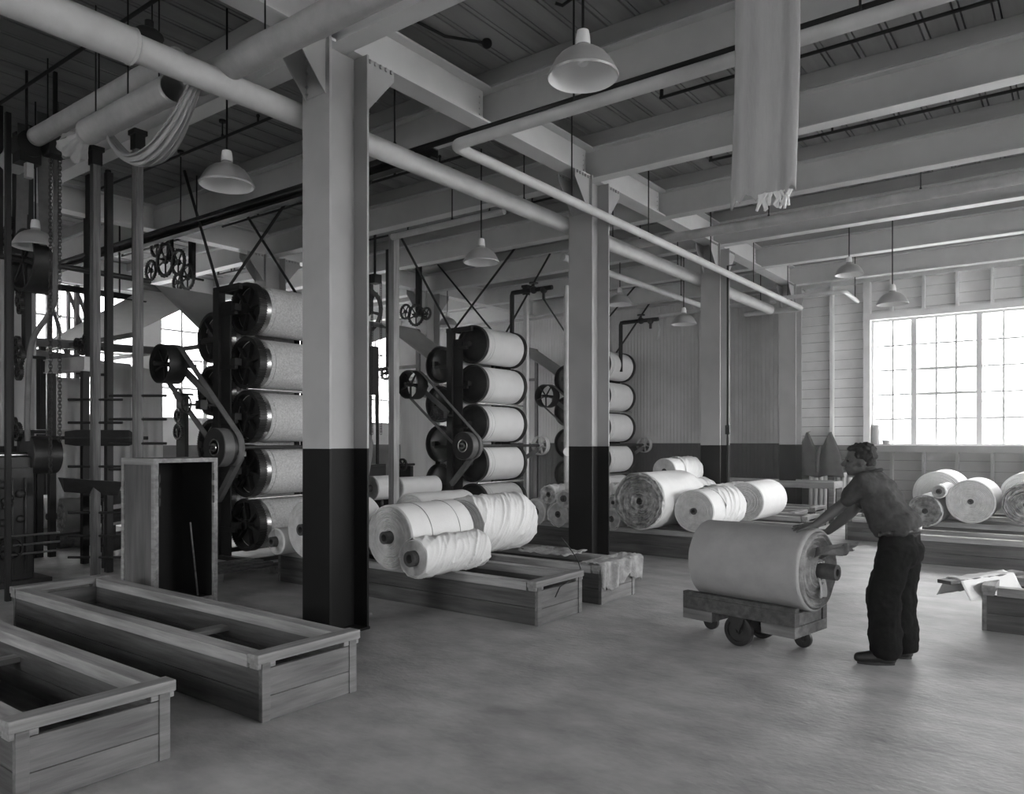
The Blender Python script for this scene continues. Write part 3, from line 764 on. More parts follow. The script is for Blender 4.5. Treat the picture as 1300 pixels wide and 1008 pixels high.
for x in (XL-.02, XR+.14):
    wy = -.13 if x > 0 else -.15; R = .068
    w = MB(); w.lathe([(-.02, R-.01), (-.015, R), (.015, R), (.02, R-.01), (.02, .02), (.03, .018), (.03, .005)], org=(x, wy, R), axis=(0,1,0), n=28)
    w.build('caster', 'castiron', t)
    f_ = MB(); f_.box(x-.03, x+.03, wy-.034, wy-.026, R-.01, .15); f_.box(x-.03, x+.03, wy+.031, wy+.039, R-.01, .15); f_.box(x-.04, x+.04, wy-.04, wy+.045, .142, .155); f_.cyl((x, wy-.04, R), (x, wy+.045, R), .01, n=8)
    f_.build('caster_fork', 'castiron', t)
# roll on the cart
Rr = .305; zc = .372+math.sqrt(Rr*Rr-(.18)**2)+.012
t = thing('cloth_roll', 'Large grey cloth roll riding on the cart, held by the worker', 'cloth roll', cc+Vector((0,0,zc)), crz)
a0, a1 = -.545, .385
k = 40; prof = [(a0, Rr-.02), (a0+.004, Rr-.008)]+[(a0+.015+(a1-a0-.03)*i/k, Rr*(1+.004*fbm(i*.3, 3))) for i in range(k+1)]+[(a1, Rr-.02)]
def crf(i, tt):
    return 1+.010*noise.noise(Vector((math.cos(tt)*1.5, math.sin(tt)*1.5, i*.1)))+.012*max(0, noise.noise(Vector((math.cos(tt)*5, math.sin(tt)*5, i*.35+4))))*(1 if i < 12 or i > 36 else .25)
MB().lathe(prof, n=96, caps=False, fn=crf).build('cloth_body', 'greycloth', t)
e = MB(); pr = []
for i in range(25):
    r = .05+(Rr-.022-.05)*i/24; x = a0+(.012*math.sin(i*1.9)+(.02 if 8 < i < 20 else -.012)*(1-(i == 24))*(i < 24))
    pr.append((x, r))
e.lathe(pr, n=72, caps=False, fn=lambda i, tt: 1+(.05*noise.noise(Vector((math.cos(tt)*2.5, math.sin(tt)*2.5, i*.3))) if 0 < i < 24 else 0))
e.build('wound_end', 'burlap', t); MB().lathe([(a1, .05), (a1+.006, .15), (a1, Rr-.02)], n=72, caps=False).build('wound_end', 'greycloth', t)
c = MB(); c.lathe([(a0+.08, .028), (a0-.15, .028), (a0-.15, .058), (a0-.03, .058), (a1+.03, .058), (a1+.03, .02)], n=12); c.build('core', 'core', t)
# loose cloth tail around the core
rows = []
for i in range(26):
    s_ = i/25.0; row = []
    for j in range(26):
        q = j/25.0-.5
        x = a0-.01-.26*s_; y = .02+q*(.10+.10*s_)+.03*math.sin(s_*5)
        z = .06+.075*s_+.02*math.sin(q*14+s_*4)+.045*math.cos(q*PI)*(1-s_*.4)-.10*max(0, abs(q)-.32)
        if s_ > .85: x += .08*abs(q)+.03*math.sin(q*11)
        row.append((x, y, z+.05))
    rows.append(row)
m = MB(); m.grid(rows); m.build('loose_tail', 'rag', t, solid=.006)
rows = []
for i in range(16):
    s_ = i/15.0; rows.append([((a0-.015-.02*math.sin(j*.6)*s_), -.03+.10*(j/15-.5)+.02*math.sin(s_*6), .06-.26*s_) for j in range(16)])
m = MB(); m.grid(rows); m.build('hanging_end', 'cloth', t, solid=.005)

# ------------------------------------------------------------------ the worker
def cap(m, p0, p1, r0, r1, n=16, flat=None, ff=1.0):
    """tapered capsule; flat = direction squeezed by ff"""
    p0, p1 = Vector(p0), Vector(p1); d = p1-p0; L = d.length; d.normalize()
    seq = []
    for i in range(5): a_ = PI/2*i/4; seq.append((p0-d*r0*math.cos(a_), max(1e-4, r0*math.sin(a_))))
    for i in range(1, 6): f_ = i/6; seq.append((p0+d*L*f_, r0+(r1-r0)*f_))
    for i in range(5): a_ = PI/2*i/4; seq.append((p1+d*r1*math.sin(a_), max(1e-4, r1*math.cos(a_))))
    o = len(m.v); m.rings(seq, n)
    if flat is not None:
        fl_ = Vector(flat).normalized(); c0 = (p0+p1)/2
        for i in range(o, len(m.v)):
            p = Vector(m.v[i]); k_ = (p-c0).dot(fl_)
            base = (p0+d*((p-p0).dot(d))-c0).dot(fl_)
            m.v[i] = tuple(p-fl_*(k_-base)*(1-ff))
def organic(m, name, material, parent, voxel=.008, smooth=3, disp=0, dscale=.1):
    o = m.build(name, material, parent)
    r = o.modifiers.new('skin', 'REMESH'); r.mode = 'VOXEL'; r.voxel_size = voxel; r.use_smooth_shade = True
    s_ = o.modifiers.new('relax', 'SMOOTH'); s_.iterations = smooth; s_.factor = .5
    if disp:
        tx = bpy.data.textures.new(name+'_folds', 'CLOUDS'); tx.noise_scale = dscale; tx.noise_depth = 2
        dm = o.modifiers.new('folds', 'DISPLACE'); dm.texture = tx; dm.strength = disp; dm.mid_level = .5; dm.texture_coords = 'LOCAL'
    return o
pel = RF(2.775, 5.50, .87)
man = thing('person', 'Man in dark short-sleeved shirt and baggy black trousers, leaning to push the cart roll', 'person', (pel.x, pel.y, 0))
O = Vector((pel.x, pel.y, 0))
def K(r, f, z): return RF(r, f, z)-O
Lr = Vector((-.66, -.75))
neck = (2.63, 5.63, 1.345)
shL, elL, wrL = K(2.515, 5.50, 1.285), K(2.425, 5.64, 1.115), K(2.214, 5.607, .972)
shR, elR, wrR = K(2.745, 5.76, 1.285), K(2.575, 5.84, 1.04), K(2.385, 5.80, .90)
hipL, knL, anL = K(2.715, 5.43, .84), K(2.635, 5.42, .50), K(2.64, 5.44, .11)
hipR, knR, anR = K(2.845, 5.575, .84), K(2.80, 5.56, .48), K(2.84, 5.60, .10)
nk = K(*neck); pv = K(2.775, 5.50, .90); chs = K(2.66, 5.60, 1.215)
hd = K(2.572, 5.70, 1.435)
fwd = (K(-.95, .31, 0)-K(0, 0, 0)).normalized(); lat = (K(-.31, -.95, 0)-K(0, 0, 0)).normalized(); upv = Vector((0,0,1))
def HP(f, l, z): return hd+fwd*f+lat*l+upv*z      # head-local: front, left, up
# face dips forward
body = MB()
cap(body, pv, chs, .095, .10); cap(body, chs, nk, .09, .055)
cap(body, nk-upv*.03, HP(-.02, 0, -.05), .058, .055)
mt = Matrix((fwd, lat, upv)).transposed()
body.ball(HP(-.012, 0, .022), .1, (.98, .76, .93), 24, mt)      # skull
body.ball(HP(.035, 0, -.045), .07, (.85, .78, .95), 20, mt)     # face
cap(body, HP(.062, 0, -.088), HP(.045, 0, -.075), .022, .03)    # chin
cap(body, HP(-.02, .052, -.06), HP(.05, .02, -.088), .02, .02); cap(body, HP(-.02, -.052, -.06), HP(.05, -.02, -.088), .02, .02)   # jaw
cap(body, HP(.085, 0, .008), HP(.114, 0, -.03), .009, .012); body.ball(HP(.108, .010, -.034), .010); body.ball(HP(.108, -.010, -.034), .010)   # nose
cap(body, HP(.076, .040, .016), HP(.086, .008, .018), .011, .010); cap(body, HP(.076, -.040, .016), HP(.086, -.008, .018), .011, .010)   # brow
cap(body, HP(.088, .018, -.056), HP(.088, -.018, -.056), .009, .009); cap(body, HP(.086, .016, -.068), HP(.086, -.016, -.068), .009, .009)   # lips
cap(body, HP(.065, .045, -.025), HP(.05, .055, -.02), .018, .02); cap(body, HP(.065, -.045, -.025), HP(.05, -.055, -.02), .018, .02)  # cheeks
for s_ in (1, -1):
    body.ring(HP(-.012, s_*.080, -.012), lat+fwd*.3, .017, .006); body.ball(HP(-.010, s_*.077, -.034), .010); body.ball(HP(-.012, s_*.074, -.01), .014)
# arms
for sh, el, wr in ((shL, elL, wrL), (shR, elR, wrR)):
    cap(body, sh, el, .050, .040); cap(body, el, el.lerp(wr, .35), .041, .041); cap(body, el.lerp(wr, .3), wr, .042, .027)
cap(body, shL, nk-upv*.05, .055, .06); cap(body, shR, nk-upv*.05, .055, .06)
# hands
def hand(wr, dirv, upn, side, curl, spread=1.0):
    """palm + five fingers; dirv along the hand, upn normal of its back, side = towards the thumb"""
    dirv = dirv.normalized(); side = (side-dirv*side.dot(dirv)).normalized(); upn = dirv.cross(side).normalized()*(1 if dirv.cross(side).dot(upn) > 0 else -1)
    pc = wr+dirv*.012
    for q in (-.026, -.009, .009, .026):
        cap(body, pc+side*q*.7, wr+dirv*.088+side*q*1.12, .0155, .0125, 10)
    lens = [.066, .076, .070, .056]
    for i, q in enumerate((.030, .010, -.010, -.029)):
        base = wr+dirv*.088+side*q*1.1; d0 = (dirv+side*q*5*spread).normalized(); a_ = 0; p = base; L3 = lens[i]
        for s3, (fr, rr) in enumerate(((.45, .0098), (.31, .0088), (.24, .0078))):
            a_ += curl*(.5 if s3 == 0 else 1.0); dd = (d0*math.cos(a_)-upn*math.sin(a_)); p2 = p+dd*L3*fr; cap(body, p, p2, rr, rr*.93, 10); p = p2
    b0 = wr+dirv*.022+side*.026-upn*.004; td = (dirv*.62+side*.72-upn*.15).normalized(); b1 = b0+td*.042; td2 = (dirv*.85+side*.42-upn*.2).normalized(); b2 = b1+td2*.032; b3 = b2+(dirv*.9+side*.2-upn*.35).normalized()*.026
    cap(body, b0, b1, .0155, .012, 10); cap(body, b1, b2, .012, .0105, 10); cap(body, b2, b3, .0105, .009, 10)
tipL = K(2.053, 5.65, .935)
hand(wrL, (tipL-wrL), upv, (K(.737, .675, 0)-K(0, 0, 0))*.92+upv*.38, .09, 2.0)
tipR = K(2.27, 5.88, .90)
hand(wrR, (tipR-wrR), upv+(K(.5, .5, 0)-K(0,0,0)), -(K(0, 1, 0)-K(0, 0, 0))+(K(-1, 0, 0)-K(0,0,0))*.2, .22)
# legs under the trousers
for hp, kn, an in ((hipL, knL, anL), (hipR, knR, anR)):
    cap(body, hp, kn, .075, .052); cap(body, kn, an, .05, .034)
organic(body, 'body', 'skin', man, .0045, 3)
# eyes
ey = MB()
for s_ in (1, -1): ey.ball(HP(.078, s_*.030, .002), .011)
ey.build('eyes', 'hair', man)
# hair
hr = MB()
hr.ball(HP(-.030, 0, .040), .1, (.96, .83, .90), 26, mt); hr.ball(HP(.02, 0, .088), .052, (1.2, 1.05, .62), 18, mt)
hr.ball(HP(-.065, 0, -.005), .075, (.72, .95, 1.05), 20, mt)
for i in range(46):
    a_ = random.uniform(0, 2*PI); e_ = random.uniform(-.2, 1.35)
    f_ = math.cos(a_)*math.cos(e_); 
    p = Vector((f_*.093-.03, math.sin(a_)*math.cos(e_)*.080, math.sin(e_)*.086+.042))
    if p.x > .025 and p.z < .09: continue
    hr.ball(HP(*p), random.uniform(.010, .019))
organic(hr, 'hair', 'hair', man, .006, 1, .008, .02)
# shirt
sh_ = MB()
bk = (K(.6, -.6, 0)-K(0, 0, 0)).normalized()
latb = (K(-.66, -.75, 0)-K(0, 0, 0)).normalized()
frontb = (K(-.75, .66, 0)-K(0, 0, 0)).normalized()
for q, zz, rr in ((pv+upv*.035, 0, .135), (pv+upv*.06, 0, .15), (pv.lerp(chs, .45), 0, .152), (pv.lerp(chs, .75), 0, .152), (chs, 0, .142)):
    up_ = max(0, .035*(1-(q-pv).z/.2)); cap(sh_, q+upv*up_-latb*.055, q+upv*up_+latb*.055, rr-.018, rr-.018)
cap(sh_, pv.lerp(chs, .3)+frontb*.03, chs+frontb*.01, .135, .13)
cap(sh_, chs, nk-upv*.055, .14, .09)
cap(sh_, shL+latb*-.0, nk-upv*.045, .073, .075); cap(sh_, shR, nk-upv*.045, .073, .075)
cap(sh_, shL, shL.lerp(elL, .70), .074, .062); cap(sh_, shR, shR.lerp(elR, .62), .072, .062)
cap(sh_, shL, chs-latb*-.06, .075, .11); cap(sh_, shR, chs-latb*.06, .075, .11)
organic(sh_, 'shirt', 'shirt', man, .008, 4, .028, .075)
cb = MB(); cb.ring(nk+upv*.008+fwd*-.008, (nk-chs), .066, .013, 24, 8); cb.build('collar', 'shirt', man)
# trousers
tr = MB()
cap(tr, pv-latb*.055+upv*-.01, pv+latb*.055+upv*-.01, .122, .122); cap(tr, pv-latb*.06-upv*.09, pv+latb*.06-upv*.09, .135, .135)
cap(tr, pv+upv*.02-latb*.05, pv+upv*.02+latb*.05, .112, .112)
cap(tr, pv-upv*.10-frontb*.035-latb*.05, pv-upv*.10-frontb*.035+latb*.05, .12, .12)
for hp, kn, an, kf in ((hipL, knL, anL, .03), (hipR, knR, anR, .0)):
    cap(tr, hp-upv*.02, kn+frontb*kf*.5, .122, .112); cap(tr, kn+frontb*kf*.5, an+upv*.0, .115, .105); cap(tr, kn+frontb*kf, kn-upv*.06, .105, .108)
    cap(tr, an+upv*.12, an-upv*-.0, .112, .11)
# keep the hems off the ground: cut below by clamping
for i, p in enumerate(tr.v):
    if p[2] < .045: tr.v[i] = (p[0], p[1], .045+.0*(p[2]))
organic(tr, 'trousers', 'trouser', man, .009, 4, .035, .10)
bl = MB(); c0 = pv+upv*.035; rows = []
for zz in (-.02, .02):
    row = []
    for i in range(41):
        a_ = 2*PI*i/40; row.append(c0+latb*math.cos(a_)*.178+frontb*math.sin(a_)*.134+upv*(zz+.02*math.sin(a_)*-1))
    rows.append(row)
bl.grid(rows); bl.build('waist_belt', 'beltleather', man, solid=.006)
# shoes
def shoe(an, tdir, nm='shoe'):
    s = MB(); tdir = tdir.normalized(); heel = Vector((an.x, an.y, 0))-tdir*.03; s_ = tdir.cross(upv)
    cap(s, heel+upv*.045, heel+tdir*.12+upv*.05, .046, .046); cap(s, heel+tdir*.1+upv*.048, heel+tdir*.20+upv*.042, .050, .038)
    cap(s, heel+upv*.07, Vector((an.x, an.y, .11)), .04, .045)
    for i, p in enumerate(s.v):
        if p[2] < .012: s.v[i] = (p[0], p[1], .012)
    o = organic(s, nm, 'shoe', man, .007, 2)
    so = MB(); pts = []
    for i in range(28):
        a_ = 2*PI*i/28; f_ = math.cos(a_)*.125+.09; w_ = math.sin(a_)*(.043 if math.cos(a_) > -.2 else .036); pts.append(heel+tdir*f_+s_*w_)
    so.add([p for p in pts]+[p+upv*.02 for p in pts], [tuple(reversed(range(28))), tuple(range(28, 56))]+[(i, (i+1) % 28, 28+(i+1) % 28, 28+i) for i in range(28)])
    so.build('shoe_sole', 'rubber', o)
shoe(anL, K(-.97, .2, 0)-K(0, 0, 0)); shoe(anR, K(-.9, .4, 0)-K(0, 0, 0))

# ------------------------------------------------------------------ drying machines
def wheel(m, c, R, w, spokes=6, rim=.02, hub=.03, axis=(1,0,0), tooth=0):
    """spoked wheel, axis along x"""
    c = Vector(c)
    m.lathe([(-w/2, R-rim), (-w/2, R), (w/2, R), (w/2, R-rim), (-w/2, R-rim)], org=c, axis=axis, n=40, caps=False)
    ax = Vector(axis).normalized(); up = Vector((0,0,1)) if abs(ax.z) < .9 else Vector((0,1,0)); a = ax.cross(up).normalized(); b_ = ax.cross(a)
    for i in range(spokes):
        t_ = 2*PI*i/spokes+.3; d = a*math.cos(t_)+b_*math.sin(t_)
        m.bar(c+d*hub*.8, c+d*(R-rim*.5), max(.012, R*.09), w*.5, up=ax)
    m.cyl(c-ax*w*.6, c+ax*w*.6, hub, n=16)
    if tooth:
        for i in range(tooth):
            t_ = 2*PI*i/tooth; d = a*math.cos(t_)+b_*math.sin(t_); m.bar(c+d*(R-.002), c+d*(R+.014), .014, w, up=ax)
def belt(m, c0, r0, c1, r1, w, th=.008, x=0):
    """open belt round two pulleys in the y-z plane"""
    c0, c1 = Vector(c0), Vector(c1); dy, dz = c1.y-c0.y, c1.z-c0.z; L = math.hypot(dy, dz); al = math.atan2(dz, dy); be = math.acos((r0-r1)/L)
    pts = []
    n = 14
    for i in range(n+1): a_ = al+be+(2*PI-2*be)*i/n; pts.append((c0.y+r0*math.cos(a_), c0.z+r0*math.sin(a_)))
    for i in range(n+1): a_ = al-be+(2*be)*i/n; pts.append((c1.y+r1*math.cos(a_), c1.z+r1*math.sin(a_)))
    k = len(pts); vs = []
    for (y, z) in pts: vs += [(x-w/2, y, z), (x+w/2, y, z)]
    m.add(vs, [(2*i, 2*i+1, 2*((i+1) % k)+1, 2*((i+1) % k)) for i in range(k)])
LD = 1.2
ZF = [.47, 1.19, 1.91, 2.63, 3.35]; ZR = [.82, 1.54, 2.29, 3.03]
def dryer(u0, label, cloth='cloth', gear=False, nrear=4):
    t = thing('drying_machine', label, 'drying machine', (u0, 9.0, 0), 0, 'drum drying machines')
    Rb, Rg = .322, .35
    protoF = None
    for (y0, zs) in ((0, ZF), (.80, ZR)):
        for z in zs:
            if protoF is None:
                m = MB(); m.lathe([(.10, Rb-.012), (.112, Rb-.004), (.19, Rb-.004), (.194, Rb+.002), (.25, Rb+.002), (.254, Rb+.009), (LD-.17, Rb+.009), (LD-.166, Rb+.002), (LD-.05, Rb+.002), (LD-.03, Rb-.02)], n=56, caps=True)
                dr = m.build('drum', cloth, t)
                g = MB()
                if gear:
                    wheel(g, (.05, 0, 0), Rg-.012, .11, 6, .035, .07, tooth=64); g.lathe([(.09, .0), (.10, Rb-.03), (.12, Rb-.02)], n=40, caps=False)
                    g.build('gear_wheel', 'castiron', dr)
                    MB().lathe([(.11, Rb-.02), (.112, Rb+.004), (.185, Rb+.004), (.188, Rb-.02)], n=56, caps=False).build('polished_rim', 'steel', dr)
                else:
                    g.lathe([(-.02, .05), (-.02, .09), (.045, Rg-.06), (.03, Rg-.03), (-.015, Rg-.02), (-.015, Rg), (.06, Rg), (.062, Rg-.02)], n=48, caps=True)
                    g.cyl((-.09, 0, 0), (0, 0, 0), .035); g.build('drum_head', 'castiron', dr)
                    MB().lathe([(.062, Rb-.02), (.064, Rb+.008), (.10, Rb+.008), (.102, Rb-.02)], n=56, caps=False).build('polished_rim', 'lightmetal', dr)
                g = MB(); g.lathe([(LD-.03, Rg-.02), (LD-.028, Rg), (LD+.03, Rg), (LD+.032, Rg-.02), (LD+.02, .1), (LD+.06, .04)], n=48); g.build('far_head', 'castiron', dr)
                protoF = dr; dr.location = (0, y0, z)
            else:
                c = copy_tree(protoF, t); c.location = (0, y0, z); c.rotation_euler = (random.uniform(0, 6), 0, 0)
    # frames
    for x, nm in ((-.13, 'near_frame'), (LD+.11, 'far_frame')):
        m = MB()
        for y in (.40, .0):
            if y == .4:
                m.box(x-.05, x-.04, y-.07, y+.07, 0, 3.60); m.box(x-.04, x+.05, y-.07, y-.06, 0, 3.60); m.box(x-.04, x+.05, y+.06, y+.07, 0, 3.60)
        m.box(x-.05, x+.05, -.42, 1.3, 0, .06)
        m.box(x-.03, x+.03, -.1, .5, 3.58, 3.66)
        for z in ZF:
            m.bar((x, .4, z-.06), (x, .0, z-.06), .05, .06); m.box(x-.05, x+.05, -.045, .045, z-.045, z+.045)
        for z in ZR:
            m.bar((x, .4, z-.06), (x, .8, z-.06), .05, .06); m.box(x-.05, x+.05, .755, .845, z-.045, z+.045)
        m.box(x-.012, x+.012, .12, .34, .06, 3.45)
        m.build('side_frame', 'iron', t, bevel=.003)
    for z in (.1, 3.62): MB().box(-.1, LD+.08, .37, .43, z-.03, z+.03).build('tie_rail', 'iron', t)
    MB().box(-.1, LD+.08, -.40, -.34, .02, .07).build('tie_rail', 'iron', t)
    # guide rollers between drums
    for z in (ZF[0]+.36, ZF[2]+.36): MB().cyl((-.1, -.20, z), (LD+.08, -.20, z), .02, n=10).build('guide_rod', 'steel', t)
    # pulleys and belt
    x = -.5; cu_, cl_ = (x, 1.02, 2.63), (x, -.33, 1.505)
    m = MB(); m.lathe([(-.13, .255), (-.13, .265), (.13, .265), (.13, .255), (-.13, .255)], org=cu_, n=40, caps=False); wheel(m, (x-.05, 1.02, 2.63), .262, .05, 5, .01, .04); m.cyl((x-.2, 1.02, 2.63), (-.1, 1.02, 2.63), .03)
    m.build('upper_pulley', 'castiron', t)
    m = MB(); m.lathe([(-.16, .10), (-.16, .235), (-.15, .24), (.0, .24), (.005, .225), (.03, .225), (.03, .2)], org=cl_, n=40); m.lathe([(.03, .2), (.03, .225), (.13, .225), (.13, .1)], org=cl_, n=40); m.cyl((x-.22, -.33, 1.505), (LD+.55, -.33, 1.505), .026)
    m.build('lower_pulley', 'castiron', t)
    m = MB(); m.lathe([(-.155, .236), (-.15, .243), (-.02, .243), (-.015, .236)], org=cl_, n=44, caps=False); m.build('pulley_rim', 'greymetal', t)
    m = MB(); m.lathe([(-.175, .02), (-.175, .05), (-.16, .055), (-.16, .09), (-.165, .10), (-.16, .11)], org=cl_, n=30, caps=False); m.build('pulley_hub', 'steel', t)
    m = MB(); belt(m, (x+.02, 1.02, 2.63), .27, (x+.02, -.33, 1.505), .23, .085, x=x+.08); m.build('drive_belt', 'belt', t, solid=.008)
    m = MB(); wheel(m, (x-.14, .33, 2.06), .115, .016, 5, .014, .022); m.cyl((x-.14, .33, 2.06), (-.15, .33, 2.06), .016); m.box(x+.02, x+.12, .27, .39, 2.0, 2.12); m.build('handwheel', 'castiron', t)
    Rs = .23 if gear else .19
    m = MB(); wheel(m, (LD+.5, -.33, 1.505), Rs, .11, 6, .02, .04); m.build('side_pulley', 'lightmetal' if not gear else 'castiron', t)
    if gear:
        m = MB(); belt(m, (LD+.5, -.33, 1.505), Rs+.006, (LD+.5, -.2, .45), .12, .10, x=LD+.52); m.build('flat_belt', 'belt', t, solid=.006)
    m = MB(); m.bar((-.16, .36, .80), (x+.22, -.33, 1.40), .07, .09); m.bar((x+.2, -.40, 1.42), (x+.2, -.26, 1.42), .10, .06); m.build('bracket_arm', 'greymetal', t, bevel=.003)
    MB().bar((-.16, .42, 2.10), (x+.2, 1.0, 2.58), .06, .08).build('bracket_arm', 'greymetal', t, bevel=.003)
    m = MB(); m.bar((LD+.14, .36, .95), (LD+.40, -.33, 1.42), .06, .08); m.bar((LD+.40, -.38, 1.43), (LD+.40, -.28, 1.43), .07, .06); m.build('bracket_arm', 'greymetal', t, bevel=.003)
    # cloth web over the guide roll and on to the size box
    m = MB(); m.cyl((-.2, 2.55, 3.95), (LD+.05, 2.55, 3.95), .05, n=16); m.build('guide_roll', 'greymetal', t)
    m = MB(); rows = []
    P_ = [(1.10, 2.86), (1.13, 3.05), (1.2, 3.16), (2.50, 3.99), (2.58, 4.003), (2.66, 3.985), (6.3, 3.42)]
    for y, z in P_: rows.append([(LD*(.08+.84*j/8), y, z) for j in range(9)])
    m.grid(rows); m.build('cloth_web', 'webcloth', t, solid=.004)
    for xx in (-.17, LD+.03):
        m = MB(); pass
        m.box(xx-.03, xx+.03, 2.5, 2.58, .0, 3.95); m.box(xx-.03, xx+.03, 6.3, 6.38, 0, 3.38)
        m.bar((xx, 2.54, 3.2), (xx, 6.34, 3.2), .05, .07)
        m.build('web_frame', 'greymetal', t)
    return t
def rods(t, pairs):
    for (a, c) in pairs:
        m = MB(); m.cyl(Vector(a)-t.location, Vector(c)-t.location, .02, n=8); m.build('brace_rod', 'iron', t)
D1 = dryer(6.04, 'Nearest drying machine with toothed gear wheels and textured cloth on its drums', 'towel', True)
D2 = dryer(10.75, 'Second drying machine with smooth white drums, between first and middle columns')
D3 = dryer(15.15, 'Farthest drying machine, its white drum ends showing right of the middle column')
pt1 = Vector((5.91, 9.40, 3.62)); pt2 = Vector((10.62, 9.40, 3.62))
rods(D1, [(pt1, WZ(234, 217, CZ-.01)), (pt1+Vector((.1,0,0)), WZ(402, 200, CZ-.01)), ((7.3, 9.4, 3.62), WZ(306, 262, CZ-.01)), ((7.35, 9.3, 3.62), WZ(481, 208, CZ-.01))])
rods(D2, [(pt2, WZ(508, 299, 4.84)), (pt2+Vector((.05,0,0)), WZ(677, 284, CZ-.01)), ((12.05, 9.4, 3.62), WZ(556, 336, CZ-.01)), ((12.1, 9.35, 3.62), WZ(705, 310, CZ-.01))])
rods(D3, [((15.02, 9.4, 3.62), WZ(688, 376, 4.9)), ((15.02, 9.4, 3.62), WZ(822, 345, CZ-.01)), ((16.45, 9.35, 3.62), WZ(705, 383, CZ-.01)), ((16.5, 9.35, 3.62), WZ(840, 362, CZ-.01))])

# steam pipes with valves beside machines 2 and 3
def steam(u, vv, z0, z1, v2, label):
    t = thing('steam_pipe', label, 'steam pipe', (u, vv, 0), 0, 'black steam pipes beside the drying machines')
    MB().tube([(0, 0, z0), (0, 0, z1-.05), (0, -.02, z1), (0, -.08, z1), (0, v2, z1)], .045, 12).build('pipe_run', 'iron', t)
    m = MB(); m.cyl((0, v2*.55, z1-.02), (0, v2*.55, z1+.12), .02); m.lathe([(.0, .09), (.02, .09)], org=(0, v2*.55, z1+.12), axis=(0,0,1), n=20); m.ball((0, v2*.55, z1), .075); m.build('valve', 'castiron', t); m = MB(); m.ball((0, v2*.8, z1-.03), .07); m.cyl((0, v2*.8, z1-.2), (0, v2*.8, z1), .03)
    m.build('valve', 'castiron', t)
    return t
p = WV(650, 372, 9.1); steam(p.x, p.y, 3.2, p.z, -.95, 'Black steam pipe with valve rising behind the second drying machine')
p = WV(788, 410, 8.7); steam(min(p.x, 16.5), p.y, 3.2, p.z, -.95, 'Black steam pipe with valve rising behind the farthest drying machine')
p = WU(835, 402, 16.6); q_ = WU(898, 392, 16.6)
m = MB(); m.tube([p, q_, (16.6, 5.4, q_.z)], .05, 12); m.tube([(16.6, p.y, p.z), (16.6, p.y-.05, p.z-.3), (16.6, p.y-.0, p.z-.55)], .03, 8)
tag(m.build('lagged_pipe', 'pipe'), 'Pale pipe along the beadboard wall below the ceiling, with a rag tail', 'pipe')
# pale slim standpipe & small gauges
p = WZ(720, 372, 4.0)
t = thing('standpipe', 'Slim pale standpipe with small handwheel, left of the middle column', 'pipe', (*_uv(719, 12.2), 0))
MB().cyl((0,0,0), (0,0,4.05), .04, n=12).build('pipe_run', 'lightmetal', t)
m = MB(); wheel(m, (-.09, -.05, .62), .09, .015, 5, .01, .02); m.cyl((-.09,-.05,.62), (0,0,.62), .012); m.build('handwheel', 'castiron', t)
m = MB(); m.lathe([(0, .07), (.03, .07), (.035, .06)], org=(-.06, -.06, 1.42), axis=(-.8,-.6,0), n=20); m.build('gauge', 'enamel', t)
m = MB(); m.box(-.02, .9, .25, .5, 0, .55); m.box(0, .35, .2, .6, .55, .9); tag(m.build('gear_case', 'castiron', loc=(*_uv(745, 13.2), 0), bevel=.01), 'Dark gear case on the floor behind the middle column', 'gear case')

# timber posts
def post(px, d, w, ztop, label, material='woodz', cap_=True, rodsz=None, nm='wooden_post'):
    x, y = _uv(px, d); t = thing(nm, label, 'post', (x, y, 0), 0, 'upright posts among the machines')
    MB().box(-w/2, w/2, -w/2, w/2, 0, ztop).build('shaft', material, t, bevel=.006)
    if cap_:
        m = MB(); m.box(-w*.85, w*.85, -w*.85, w*.85, ztop-.05, ztop); m.box(-w*.65, w*.65, -w*.65, w*.65, ztop-.2, ztop-.05); m.build('cap_plate', 'iron', t)
    for z in (rodsz or []):
        m = MB(); m.cyl((-.30*ST-.0, .30*CT, z), (.30*ST, -.30*CT, z), .014, n=8); m.build('peg_rod', 'iron', t)
    return t
pegs = [W(100, y, 8.3).z for y in (506, 536, 593, 653, 683, 711)]
post(121, 8.5, .082, 4.83, 'Rough wooden post with pegs at left, nearer one left of the black post', rodsz=pegs)
post(175, 8.05, .082, 4.83, 'Rough wooden post rising behind the open cabinet, just right of black post', rodsz=[W(190, y, 8.0).z for y in (502, 532, 563, 596)])
post(138, 9.3, .078, 4.83, 'Tall black iron post between the two rough wooden posts', 'iron', False, nm='iron_post')
post(500, 12.05, .12, 4.83, 'Light wooden post right of the nearest column, in front of drive pulley', 'postlight', False)
post(668, 16.0, .085, 4.83, 'Pale post behind the second machine right end', 'stud', True)
post(14, 8.8, .05, 3.6, 'Slim black iron post at the far left edge beside the warp drum', 'iron', False, nm='iron_post')
post(38, 10.8, .07, 3.4, 'Dark grey post standing by the curved hose at far left', 'greymetal', False, nm='iron_post')
post(10, 7.6, .05, 4.83, 'Thin black pole at the extreme left of the view', 'iron', False, nm='iron_post')

